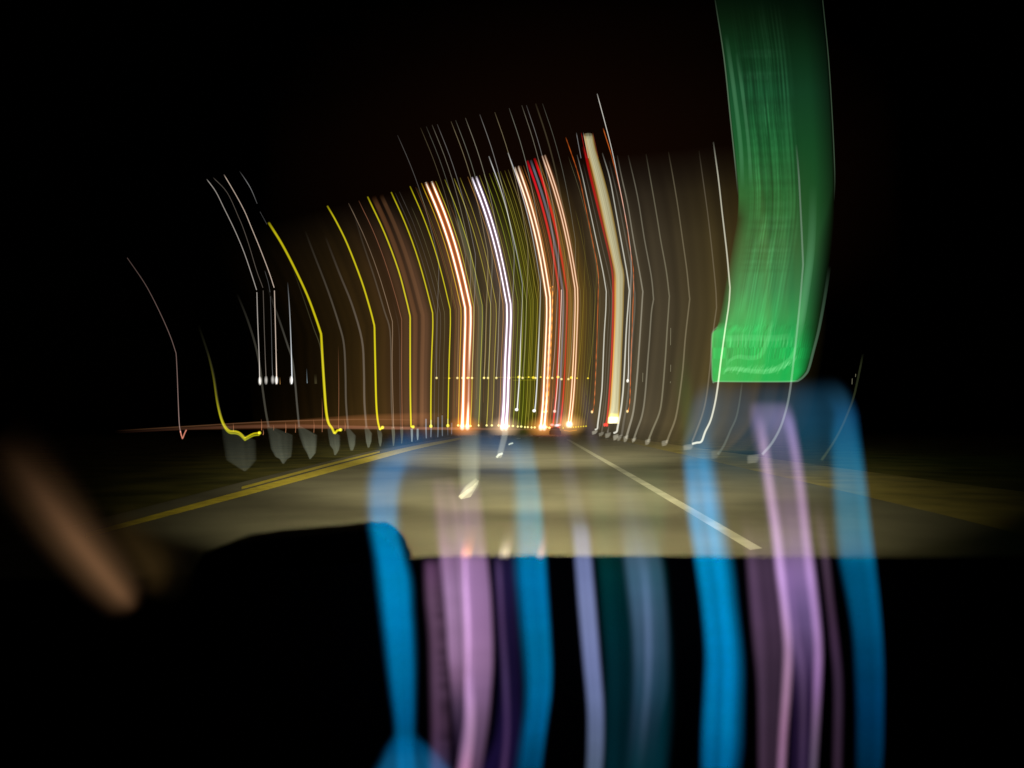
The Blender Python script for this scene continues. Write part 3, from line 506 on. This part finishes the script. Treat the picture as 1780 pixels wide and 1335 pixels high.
# vertical smears of the lettering, broken in short runs
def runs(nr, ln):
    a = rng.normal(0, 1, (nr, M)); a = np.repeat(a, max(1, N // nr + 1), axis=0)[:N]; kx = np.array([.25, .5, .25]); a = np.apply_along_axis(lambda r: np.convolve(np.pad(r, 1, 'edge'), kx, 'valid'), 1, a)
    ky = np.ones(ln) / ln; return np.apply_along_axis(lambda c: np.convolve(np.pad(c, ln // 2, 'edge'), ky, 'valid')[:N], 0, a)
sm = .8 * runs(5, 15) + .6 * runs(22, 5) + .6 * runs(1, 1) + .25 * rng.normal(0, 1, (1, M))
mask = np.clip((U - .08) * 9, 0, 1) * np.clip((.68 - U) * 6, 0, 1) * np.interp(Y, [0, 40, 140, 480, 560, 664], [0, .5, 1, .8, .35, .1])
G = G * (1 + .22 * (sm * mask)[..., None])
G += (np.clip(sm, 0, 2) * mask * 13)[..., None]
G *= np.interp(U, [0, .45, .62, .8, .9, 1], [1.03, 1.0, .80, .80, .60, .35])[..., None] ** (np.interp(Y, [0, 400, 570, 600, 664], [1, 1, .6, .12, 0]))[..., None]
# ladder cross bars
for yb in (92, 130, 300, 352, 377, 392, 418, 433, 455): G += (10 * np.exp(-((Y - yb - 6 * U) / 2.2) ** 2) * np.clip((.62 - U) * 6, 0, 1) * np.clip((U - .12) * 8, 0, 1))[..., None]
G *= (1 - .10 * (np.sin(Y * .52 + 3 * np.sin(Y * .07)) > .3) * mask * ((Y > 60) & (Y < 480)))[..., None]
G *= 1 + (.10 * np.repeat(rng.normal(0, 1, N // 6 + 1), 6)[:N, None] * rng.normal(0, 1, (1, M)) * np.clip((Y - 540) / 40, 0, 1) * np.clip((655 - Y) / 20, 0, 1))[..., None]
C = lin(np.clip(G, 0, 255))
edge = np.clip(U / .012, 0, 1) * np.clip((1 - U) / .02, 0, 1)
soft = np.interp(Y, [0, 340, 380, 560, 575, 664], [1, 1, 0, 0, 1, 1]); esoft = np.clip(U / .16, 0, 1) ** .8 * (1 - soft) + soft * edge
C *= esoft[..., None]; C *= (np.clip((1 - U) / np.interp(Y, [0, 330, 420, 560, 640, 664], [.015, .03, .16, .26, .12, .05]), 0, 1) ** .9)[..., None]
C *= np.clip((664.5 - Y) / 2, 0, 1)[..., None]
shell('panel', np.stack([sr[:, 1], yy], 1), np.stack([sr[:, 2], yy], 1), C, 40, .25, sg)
BD = (150, 190, 150)
trail(smooth([(1243, 0), (1258.5, 100), (1269, 200), (1277.5, 280), (1283, 340)], 4), 1.6, BD, 39.6, sg, name='border', k=.30, along=[(0, .1), (.3, .8), (.8, 1), (1, 0)])
trail(smooth([(1430, 0), (1440, 100), (1446.5, 200), (1451, 300), (1450, 350)], 4), 1.3, BD, 39.6, sg, name='border', k=.16, along=[(0, .4), (.3, .8), (.8, .9), (1, 0)])
trail(smooth([(1247, 568), (1239, 577), (1237, 590), (1237, 625), (1239, 662.5), (1250, 663), (1320, 663.5), (1378, 663), (1390, 660), (1400, 651), (1406, 640), (1414, 610), (1424, 570), (1434, 515), (1442, 462)], 5), [(0, 1.8), (.5, 2.2), (.62, 3), (1, 4)], (120, 165, 130), 39.6, sg, name='border', k=.5, along=[(0, .6), (.1, .8), (.5, 1), (.65, .7), (.8, .4), (1, 0)], M=7)
trail(smooth([(1380, 610), (1390, 570), (1400, 510), (1408, 450), (1412, 390), (1413, 320)], 4), 9, (110, 165, 125), 39.7, sg, name='border', k=.28, M=9, along=[(0, 0), (.2, 1), (.5, .8), (1, 0)])
trail(smooth([(1262, 60), (1275, 150), (1287, 250), (1291, 330)], 4), 5, (120, 190, 140), 39.7, sg, name='lettering', k=.16, M=9, along=[(0, 0), (.3, 1), (.8, .9), (1, 0)])
trail(smooth([(1280, 90), (1292, 170), (1302, 260), (1305, 330)], 4), 4, (120, 190, 140), 39.7, sg, name='lettering', k=.14, M=9, along=[(0, 0), (.3, 1), (.8, .9), (1, 0)])
# lettering smears near the rest position
LT = [([(1256, 652), (1264, 643), (1280, 641), (1300, 644), (1322, 646), (1340, 645), (1356, 638), (1370, 628), (1380, 614), (1385, 596)], [(0, 2), (.2, 6), (.45, 6), (.7, 7), (.9, 5), (1, 2)], .20),
      ([(1262, 640), (1270, 626), (1284, 620), (1300, 622), (1318, 620), (1330, 604), (1337, 584), (1343, 556)], [(0, 2), (.3, 6), (.5, 6), (.75, 5), (1, 6)], .14),
      ([(1252, 589), (1300, 587), (1340, 588), (1378, 584)], 8, .10)]
for pth, hw, k in LT: trail(smooth(pth, 4), hw, (140, 205, 150), 39.4, sg, name='lettering', k=k, M=9, wig=1.0, along=[(0, 0), (.1, 1), (.9, .8), (1, 0)])
for j in range(38):
    x = 1258 + j * 3.3; y0 = 651 - 6 * abs(math.sin(j * .9)) - max(0, j - 28) * 1.8; h = random.uniform(7, 16)
    trail([(x, y0), (x + 3, y0 - h * .5), (x + 7, y0 - h)], random.uniform(1.2, 2.4), (150, 215, 160), 39.45, sg, name='lettering', k=random.uniform(.12, .34), along=[(0, .4), (.3, 1), (1, 0)])
    if j % 2: trail([(x, 604), (x + 2, 596), (x + 3, 582)], random.uniform(1.5, 2.8), (150, 215, 160), 39.45, sg, name='lettering', k=random.uniform(.05, .2), along=[(0, .3), (.4, 1), (1, 0)])
for j in range(26):
    x = 1262 + j * 4.7 + random.uniform(-1.5, 1.5); y1 = random.choice((618, 640, 600)); h = random.uniform(14, 60)
    trail([(x, y1), (x + h * .06, y1 - h * .5), (x + h * .16, y1 - h)], random.uniform(.9, 1.8), (140, 205, 150), 39.5, sg, name='lettering', k=random.uniform(.06, .16), along=[(0, 0), (.15, 1), (.8, .8), (1, 0)])

# ------------------------------------------------------------------ windscreen reflections painted as glowing bands, no glass: long blue, lilac and teal
def band(rows, cols, label, D=.95, name='painted_reflection', group=None, colsprof=None, M=41, soft=.25, k=4, ripple=0, rs=None):
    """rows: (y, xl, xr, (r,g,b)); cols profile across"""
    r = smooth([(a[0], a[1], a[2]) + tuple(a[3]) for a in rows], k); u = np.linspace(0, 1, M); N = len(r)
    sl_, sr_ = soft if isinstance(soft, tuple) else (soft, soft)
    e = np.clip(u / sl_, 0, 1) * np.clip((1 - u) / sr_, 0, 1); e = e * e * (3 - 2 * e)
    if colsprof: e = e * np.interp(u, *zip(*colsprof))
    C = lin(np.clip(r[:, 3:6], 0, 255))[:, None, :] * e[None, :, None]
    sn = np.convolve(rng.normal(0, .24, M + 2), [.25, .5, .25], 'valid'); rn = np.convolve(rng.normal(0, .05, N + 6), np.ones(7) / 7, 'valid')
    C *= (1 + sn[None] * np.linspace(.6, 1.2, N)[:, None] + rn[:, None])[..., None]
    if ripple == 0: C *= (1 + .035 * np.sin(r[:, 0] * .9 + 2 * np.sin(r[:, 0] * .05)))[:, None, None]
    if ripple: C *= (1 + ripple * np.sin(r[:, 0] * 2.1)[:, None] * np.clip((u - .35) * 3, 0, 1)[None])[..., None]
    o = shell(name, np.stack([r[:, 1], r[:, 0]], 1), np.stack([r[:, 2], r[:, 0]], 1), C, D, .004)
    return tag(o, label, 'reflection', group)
G1 = 'coloured glowing bands painted as windscreen reflections'
Z = (0, 0, 0)
band([(765, 655, 735, Z), (800, 640, 722, (5, 70, 105)), (840, 631, 706, (5, 92, 140)), (890, 632, 700, (0, 108, 160)), (930, 638, 702, (0, 124, 176)), (970, 645, 712, (0, 126, 184)), (1010, 649, 722, (0, 128, 184)), (1060, 655, 724, (0, 124, 182)), (1110, 661, 727, (0, 116, 172)), (1160, 667, 728, (0, 106, 158)), (1210, 674, 727, (0, 96, 146)), (1250, 680, 726, (0, 86, 134)), (1280, 682, 725, (0, 78, 120)), (1345, 684, 724, (0, 78, 120))], None, 'bright blue glowing band furthest left, above the dark dashboard', group=G1, soft=(.3, .3), D=.95)
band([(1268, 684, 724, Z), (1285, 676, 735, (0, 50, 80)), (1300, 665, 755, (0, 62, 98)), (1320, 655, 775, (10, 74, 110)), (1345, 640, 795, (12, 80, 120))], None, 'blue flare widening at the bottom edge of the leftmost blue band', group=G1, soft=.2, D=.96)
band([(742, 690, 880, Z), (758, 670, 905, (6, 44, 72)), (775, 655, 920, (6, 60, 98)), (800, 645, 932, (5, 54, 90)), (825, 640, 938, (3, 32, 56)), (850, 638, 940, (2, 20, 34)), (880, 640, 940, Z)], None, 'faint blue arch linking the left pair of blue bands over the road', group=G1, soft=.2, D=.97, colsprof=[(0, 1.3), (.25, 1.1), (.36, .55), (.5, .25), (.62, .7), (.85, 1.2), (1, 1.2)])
band([(750, 868, 925, Z), (780, 878, 930, (6, 66, 92)), (830, 885, 938, (10, 92, 118)), (880, 886, 944, (10, 108, 136)), (930, 887, 948, (8, 112, 146)), (964, 887, 951, (0, 112, 160)), (1000, 888, 953, (0, 112, 168)), (1060, 894, 957, (0, 108, 162)), (1110, 899, 960, (0, 104, 152)), (1160, 904, 962, (0, 100, 148)), (1210, 906, 960, (0, 98, 148)), (1260, 902, 953, (0, 88, 136)), (1300, 895, 948, (0, 72, 112)), (1345, 888, 943, (0, 58, 92))], None, 'blue glowing band between the lilac bands and the grey-lavender strip', group=G1, soft=(.4, .12), D=.95)
# left lilac group
band([(965, 733, 768, Z), (985, 734, 770, (92, 62, 92)), (1040, 736, 773, (100, 72, 98)), (1110, 742, 778, (92, 66, 90)), (1200, 744, 782, (84, 60, 84)), (1280, 745, 784, (72, 50, 74)), (1345, 742, 786, (66, 54, 90))], None, 'dim ribbed plum band with fine cross lines at the left of the lilac bands', group=G1, soft=(.3, .15), ripple=.3, k=26, D=.94, M=13, colsprof=[(0, 1), (.3, 1), (.6, .6), (1, .5)])
band([(825, 748, 785, Z), (840, 750, 790, (60, 42, 62)), (880, 753, 800, (95, 70, 96)), (930, 757, 806, (112, 84, 118)), (965, 761, 812, (148, 112, 152)), (1010, 766, 814, (170, 132, 176)), (1080, 772, 818, (168, 130, 172)), (1140, 776, 818, (158, 120, 160)), (1180, 780, 816, (130, 96, 130)), (1230, 784, 815, (78, 58, 84)), (1290, 788, 812, (36, 24, 44)), (1345, 790, 810, (20, 12, 26))], None, 'left lilac band starting below the blue arch', group=G1, soft=(.2, .1), D=.94, colsprof=[(0, 1.1), (.2, 1.1), (.38, .72), (.62, .62), (.8, .9), (1, 1.1)])
band([(838, 794, 835, Z), (850, 796, 836, (70, 52, 78)), (900, 801, 841, (100, 74, 106)), (950, 803, 846, (120, 90, 122)), (980, 803, 850, (156, 118, 164)), (1030, 804, 855, (164, 124, 172)), (1090, 806, 858, (160, 120, 166)), (1150, 808, 859, (154, 116, 158)), (1200, 806, 856, (136, 102, 142)), (1250, 804, 852, (112, 84, 116)), (1300, 797, 845, (100, 74, 104)), (1345, 790, 838, (92, 64, 90))], None, 'right lilac band below the swept white lane dash', group=G1, soft=(.12, .12), D=.935, colsprof=[(0, 1.15), (.2, 1.1), (.35, .8), (.6, .92), (.75, .85), (.9, .8), (1, .6)])
band([(1140, 808, 822, Z), (1180, 805, 825, (90, 70, 96)), (1230, 808, 828, (140, 108, 140)), (1280, 806, 827, (140, 108, 134)), (1345, 795, 820, (160, 110, 140))], None, 'narrow pink-lilac strand curling out at the bottom edge', group=G1, soft=.35, D=.93)
band([(955, 850, 900, Z), (985, 852, 902, (26, 20, 52)), (1080, 858, 906, (24, 16, 46)), (1180, 862, 912, (18, 12, 40)), (1280, 852, 912, (20, 12, 44)), (1345, 820, 905, (18, 10, 42))], None, 'dark indigo band between the lilac bands and the blue one', group=G1, soft=.25, D=.96)
band([(960, 857, 873, Z), (990, 859, 875, (74, 54, 84)), (1080, 864, 880, (66, 46, 74)), (1180, 870, 887, (62, 46, 76)), (1270, 873, 889, (62, 42, 72)), (1345, 866, 884, (66, 44, 70))], None, 'thin mauve strand inside the dark indigo band', group=G1, soft=.5, D=.955)
# middle group
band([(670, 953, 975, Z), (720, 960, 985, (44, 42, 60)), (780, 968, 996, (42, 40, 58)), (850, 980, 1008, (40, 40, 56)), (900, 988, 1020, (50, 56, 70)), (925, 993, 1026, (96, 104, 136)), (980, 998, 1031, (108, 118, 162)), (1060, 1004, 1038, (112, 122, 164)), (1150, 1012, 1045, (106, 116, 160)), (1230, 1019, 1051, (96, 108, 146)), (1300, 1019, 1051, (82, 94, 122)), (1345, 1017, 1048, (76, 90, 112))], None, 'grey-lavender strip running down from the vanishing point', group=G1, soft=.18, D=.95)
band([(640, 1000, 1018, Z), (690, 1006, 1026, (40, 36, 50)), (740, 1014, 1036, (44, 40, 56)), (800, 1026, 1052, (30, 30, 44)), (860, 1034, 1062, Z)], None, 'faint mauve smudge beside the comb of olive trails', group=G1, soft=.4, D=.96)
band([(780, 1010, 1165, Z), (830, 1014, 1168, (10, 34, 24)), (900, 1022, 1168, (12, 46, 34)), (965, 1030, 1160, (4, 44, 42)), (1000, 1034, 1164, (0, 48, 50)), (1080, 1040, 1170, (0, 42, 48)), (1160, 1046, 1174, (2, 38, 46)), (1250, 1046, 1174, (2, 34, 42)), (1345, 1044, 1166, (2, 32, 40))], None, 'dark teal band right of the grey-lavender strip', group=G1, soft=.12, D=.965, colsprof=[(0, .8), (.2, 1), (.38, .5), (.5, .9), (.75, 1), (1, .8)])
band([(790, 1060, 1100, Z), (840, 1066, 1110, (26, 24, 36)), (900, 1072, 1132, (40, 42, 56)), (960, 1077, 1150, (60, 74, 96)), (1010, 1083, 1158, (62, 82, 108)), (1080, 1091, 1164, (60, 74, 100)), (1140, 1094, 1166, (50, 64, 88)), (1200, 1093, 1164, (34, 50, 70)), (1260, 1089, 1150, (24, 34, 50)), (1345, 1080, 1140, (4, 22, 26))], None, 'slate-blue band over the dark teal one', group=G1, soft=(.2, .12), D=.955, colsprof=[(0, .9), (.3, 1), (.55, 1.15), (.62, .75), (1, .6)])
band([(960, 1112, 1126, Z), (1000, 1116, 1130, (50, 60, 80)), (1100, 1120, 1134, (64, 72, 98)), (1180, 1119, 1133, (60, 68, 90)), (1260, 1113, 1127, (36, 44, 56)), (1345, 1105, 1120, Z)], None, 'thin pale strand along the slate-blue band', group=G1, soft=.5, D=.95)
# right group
band([(660, 1215, 1255, Z), (700, 1200, 1250, (8, 36, 56)), (750, 1190, 1244, (8, 52, 74)), (790, 1186, 1246, (8, 90, 128)), (804, 1186, 1247, (8, 112, 158)), (850, 1189, 1257, (6, 126, 180)), (900, 1193, 1265, (6, 134, 190)), (950, 1201, 1274, (0, 136, 192)), (1000, 1209, 1282, (0, 132, 188)), (1060, 1217, 1288, (0, 130, 188)), (1130, 1223, 1296, (0, 124, 184)), (1180, 1222, 1298, (0, 118, 178)), (1250, 1218, 1297, (0, 112, 168)), (1300, 1216, 1296, (0, 100, 154)), (1345, 1216, 1290, (0, 92, 144))], None, 'brightest and broadest blue glowing band under the left end of the green sign', group=G1, soft=(.12, .35), D=.95)
band([(655, 1235, 1455, Z), (668, 1218, 1470, (8, 24, 34)), (690, 1205, 1482, (18, 48, 66)), (730, 1196, 1489, (20, 56, 76)), (770, 1190, 1494, (20, 54, 70)), (810, 1188, 1500, (16, 44, 56)), (860, 1190, 1505, (6, 18, 22)), (900, 1195, 1510, Z)], None, 'dark blue dome of painted light below the green sign', group=G1, soft=(.1, .06), D=.975)
band([(680, 1420, 1478, Z), (715, 1445, 1490, (8, 46, 76)), (760, 1440, 1496, (12, 72, 104)), (830, 1442, 1505, (14, 98, 128)), (900, 1446, 1513, (14, 104, 130)), (950, 1450, 1519, (8, 106, 140)), (985, 1456, 1523, (0, 88, 128)), (1040, 1468, 1529, (0, 80, 120)), (1100, 1478, 1534, (0, 74, 114)), (1160, 1482, 1537, (0, 62, 100)), (1230, 1485, 1537, (0, 54, 92)), (1300, 1485, 1536, (0, 44, 74)), (1345, 1485, 1533, (0, 38, 64))], None, 'dimmer blue glowing band furthest right', group=G1, soft=(.3, .06), D=.95)
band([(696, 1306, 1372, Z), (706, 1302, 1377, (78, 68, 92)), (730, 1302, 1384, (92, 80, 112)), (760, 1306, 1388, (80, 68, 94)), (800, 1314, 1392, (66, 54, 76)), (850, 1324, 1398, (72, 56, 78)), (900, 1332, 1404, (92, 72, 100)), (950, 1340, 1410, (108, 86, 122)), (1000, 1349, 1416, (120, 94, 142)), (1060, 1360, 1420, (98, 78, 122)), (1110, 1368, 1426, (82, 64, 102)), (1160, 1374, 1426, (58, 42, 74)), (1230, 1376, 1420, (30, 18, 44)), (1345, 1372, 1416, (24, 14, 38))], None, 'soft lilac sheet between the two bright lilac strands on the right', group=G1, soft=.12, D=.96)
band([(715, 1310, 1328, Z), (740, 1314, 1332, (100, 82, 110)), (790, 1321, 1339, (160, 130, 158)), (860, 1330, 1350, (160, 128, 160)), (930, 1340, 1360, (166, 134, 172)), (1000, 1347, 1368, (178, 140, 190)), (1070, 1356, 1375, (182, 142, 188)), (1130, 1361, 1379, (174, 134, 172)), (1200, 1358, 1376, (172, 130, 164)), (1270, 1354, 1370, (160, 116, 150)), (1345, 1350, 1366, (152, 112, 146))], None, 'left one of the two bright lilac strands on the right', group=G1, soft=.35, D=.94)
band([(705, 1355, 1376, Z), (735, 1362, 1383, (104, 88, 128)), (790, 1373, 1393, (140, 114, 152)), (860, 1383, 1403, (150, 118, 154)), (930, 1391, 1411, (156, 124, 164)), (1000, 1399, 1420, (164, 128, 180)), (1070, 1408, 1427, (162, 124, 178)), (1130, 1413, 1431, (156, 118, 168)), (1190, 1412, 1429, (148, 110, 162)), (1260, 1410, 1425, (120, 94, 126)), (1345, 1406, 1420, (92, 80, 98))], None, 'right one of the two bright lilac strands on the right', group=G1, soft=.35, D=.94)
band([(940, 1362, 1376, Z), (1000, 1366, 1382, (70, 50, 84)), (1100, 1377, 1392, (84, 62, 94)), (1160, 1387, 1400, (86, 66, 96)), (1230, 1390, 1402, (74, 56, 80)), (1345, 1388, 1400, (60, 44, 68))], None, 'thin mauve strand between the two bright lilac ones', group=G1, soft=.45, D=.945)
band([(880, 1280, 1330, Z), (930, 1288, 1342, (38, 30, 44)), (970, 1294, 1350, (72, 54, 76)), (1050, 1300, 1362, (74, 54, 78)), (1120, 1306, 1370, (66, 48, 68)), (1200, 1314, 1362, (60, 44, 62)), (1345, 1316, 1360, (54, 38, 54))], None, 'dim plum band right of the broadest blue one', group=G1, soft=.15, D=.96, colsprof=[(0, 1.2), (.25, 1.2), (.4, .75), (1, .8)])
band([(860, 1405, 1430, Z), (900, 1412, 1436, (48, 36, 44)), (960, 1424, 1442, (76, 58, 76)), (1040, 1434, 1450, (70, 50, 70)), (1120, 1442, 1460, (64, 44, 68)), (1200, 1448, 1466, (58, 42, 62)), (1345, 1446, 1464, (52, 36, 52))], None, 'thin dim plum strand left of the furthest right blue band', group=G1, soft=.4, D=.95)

band([(600, 1180, 1200, Z), (640, 1170, 1205, (6, 26, 6)), (690, 1172, 1212, (14, 42, 10)), (740, 1178, 1210, (16, 40, 8)), (790, 1180, 1205, (10, 22, 4)), (830, 1182, 1204, Z)], None, 'faint green fringe at the left edge of the dark blue dome', group=G1, soft=.45, D=.97)
# swept light of the white lane dashes, painted as upright glowing smears
t = thing('lane_dash_smear', onground(815, 868, 0), 'pale smear rising from the nearest white lane dash', 'light smear')
q = smooth([(748, 795, 838, *(60, 62, 50)), (780, 794, 837, *(84, 88, 74)), (815, 794, 837, *(110, 112, 96)), (832, 795, 836, *(130, 132, 112)), (846, 797, 834, *(110, 112, 92)), (860, 800, 826, 60, 60, 50)], 4)
u = np.linspace(0, 1, 13); e = np.clip(np.minimum(u, 1 - u) * 4, 0, 1)
shell('smear', np.stack([q[:, 1], q[:, 0]], 1), np.stack([q[:, 2], q[:, 0]], 1), lin(np.clip(q[:, 3:], 0, 255))[:, None] * e[None, :, None] * np.interp(u, [0, .4, .8, 1], [.5, .9, 1.2, 1])[None, :, None], 12, .06, t)
trail(smooth([(799, 866), (806, 858), (818, 846), (830, 834)], 4), [(0, 5), (.5, 10), (1, 6)], (205, 200, 165), 12, t, name='dash_glow', k=.8, M=9, along=[(0, .5), (.4, 1), (1, .3)])
t = thing('lane_dash_smear', onground(868, 796, 0), 'small pale smear above the second white lane dash under the middle headlights', 'light smear')
trail(smooth([(868, 793), (872, 778), (877, 758), (878, 748)], 4), [(0, 7), (1, 8)], (150, 152, 140), 30, t, name='smear', k=.55, M=9); trail([(863, 795), (868, 790), (874, 788)], 3, (220, 228, 205), 30, t, name='dash_glow', k=.7)
t = thing('lane_dash_smear', onground(888, 772, 0), 'tiny pale smear above the third white lane dash', 'light smear')
trail([(884, 773), (888, 771), (892, 770)], 2.0, (215, 225, 205), 50, t, name='dash_glow', k=.75)
# olive painted-light smear of the dash reaching above the horizon
t = thing('light_column', at(825, 745, 110), 'soft grey-olive column of light with a rounded top, between the first two headlight pairs', 'light smear')
q = fullpath(829, 745); q = sub(q, 0, .86); trail(q, [(0, 9), (.5, 8), (1, 7)], (104, 106, 78), 110, t, name='column', k=.42, M=11, along=[(0, .9), (.4, .8), (.7, .7), (.95, .9), (1, 0)])
t = thing('light_column', at(726, 742, 112), 'broad brown column of light split by a dark line, right of the third yellow trail', 'light smear')
q = fullpath(721, 742); trail(q, 6.0, (104, 66, 38), 112, t, name='left_column', k=.55, M=9, along=[(0, 1.2), (.3, .8), (.6, .75), (.98, .9), (1, 0)])
q = fullpath(733, 742); trail(q, 5.0, (104, 70, 44), 112, t, name='right_column', k=.5, M=9, along=[(0, 1.2), (.3, .8), (.6, .7), (.98, .8), (1, 0)])
# headlight reflections on the dashboard edge, painted as glowing threads
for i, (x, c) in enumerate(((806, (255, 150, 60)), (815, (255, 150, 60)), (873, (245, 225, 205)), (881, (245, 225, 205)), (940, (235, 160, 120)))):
    t = thing('painted_glint', at(x, 968, 1.1), ['orange glint on the dashboard rim, left of two', 'orange glint on the dashboard rim, right of two', 'white glint on the dashboard rim, left of two', 'white glint on the dashboard rim, right of two', 'single salmon glint on the dashboard rim beside the blue band'][i], 'reflection', 'glints on the dashboard rim')
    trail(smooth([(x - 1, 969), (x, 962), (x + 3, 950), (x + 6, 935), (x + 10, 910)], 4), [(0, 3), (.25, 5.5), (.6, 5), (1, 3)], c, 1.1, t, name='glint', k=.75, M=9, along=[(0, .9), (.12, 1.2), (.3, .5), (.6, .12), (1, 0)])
# warm brown smear far left: reflected light painted as glowing ribbons
t = thing('painted_smear', at(235, 1050, .9), 'wide soft brown diagonal smear at the far left edge', 'reflection')
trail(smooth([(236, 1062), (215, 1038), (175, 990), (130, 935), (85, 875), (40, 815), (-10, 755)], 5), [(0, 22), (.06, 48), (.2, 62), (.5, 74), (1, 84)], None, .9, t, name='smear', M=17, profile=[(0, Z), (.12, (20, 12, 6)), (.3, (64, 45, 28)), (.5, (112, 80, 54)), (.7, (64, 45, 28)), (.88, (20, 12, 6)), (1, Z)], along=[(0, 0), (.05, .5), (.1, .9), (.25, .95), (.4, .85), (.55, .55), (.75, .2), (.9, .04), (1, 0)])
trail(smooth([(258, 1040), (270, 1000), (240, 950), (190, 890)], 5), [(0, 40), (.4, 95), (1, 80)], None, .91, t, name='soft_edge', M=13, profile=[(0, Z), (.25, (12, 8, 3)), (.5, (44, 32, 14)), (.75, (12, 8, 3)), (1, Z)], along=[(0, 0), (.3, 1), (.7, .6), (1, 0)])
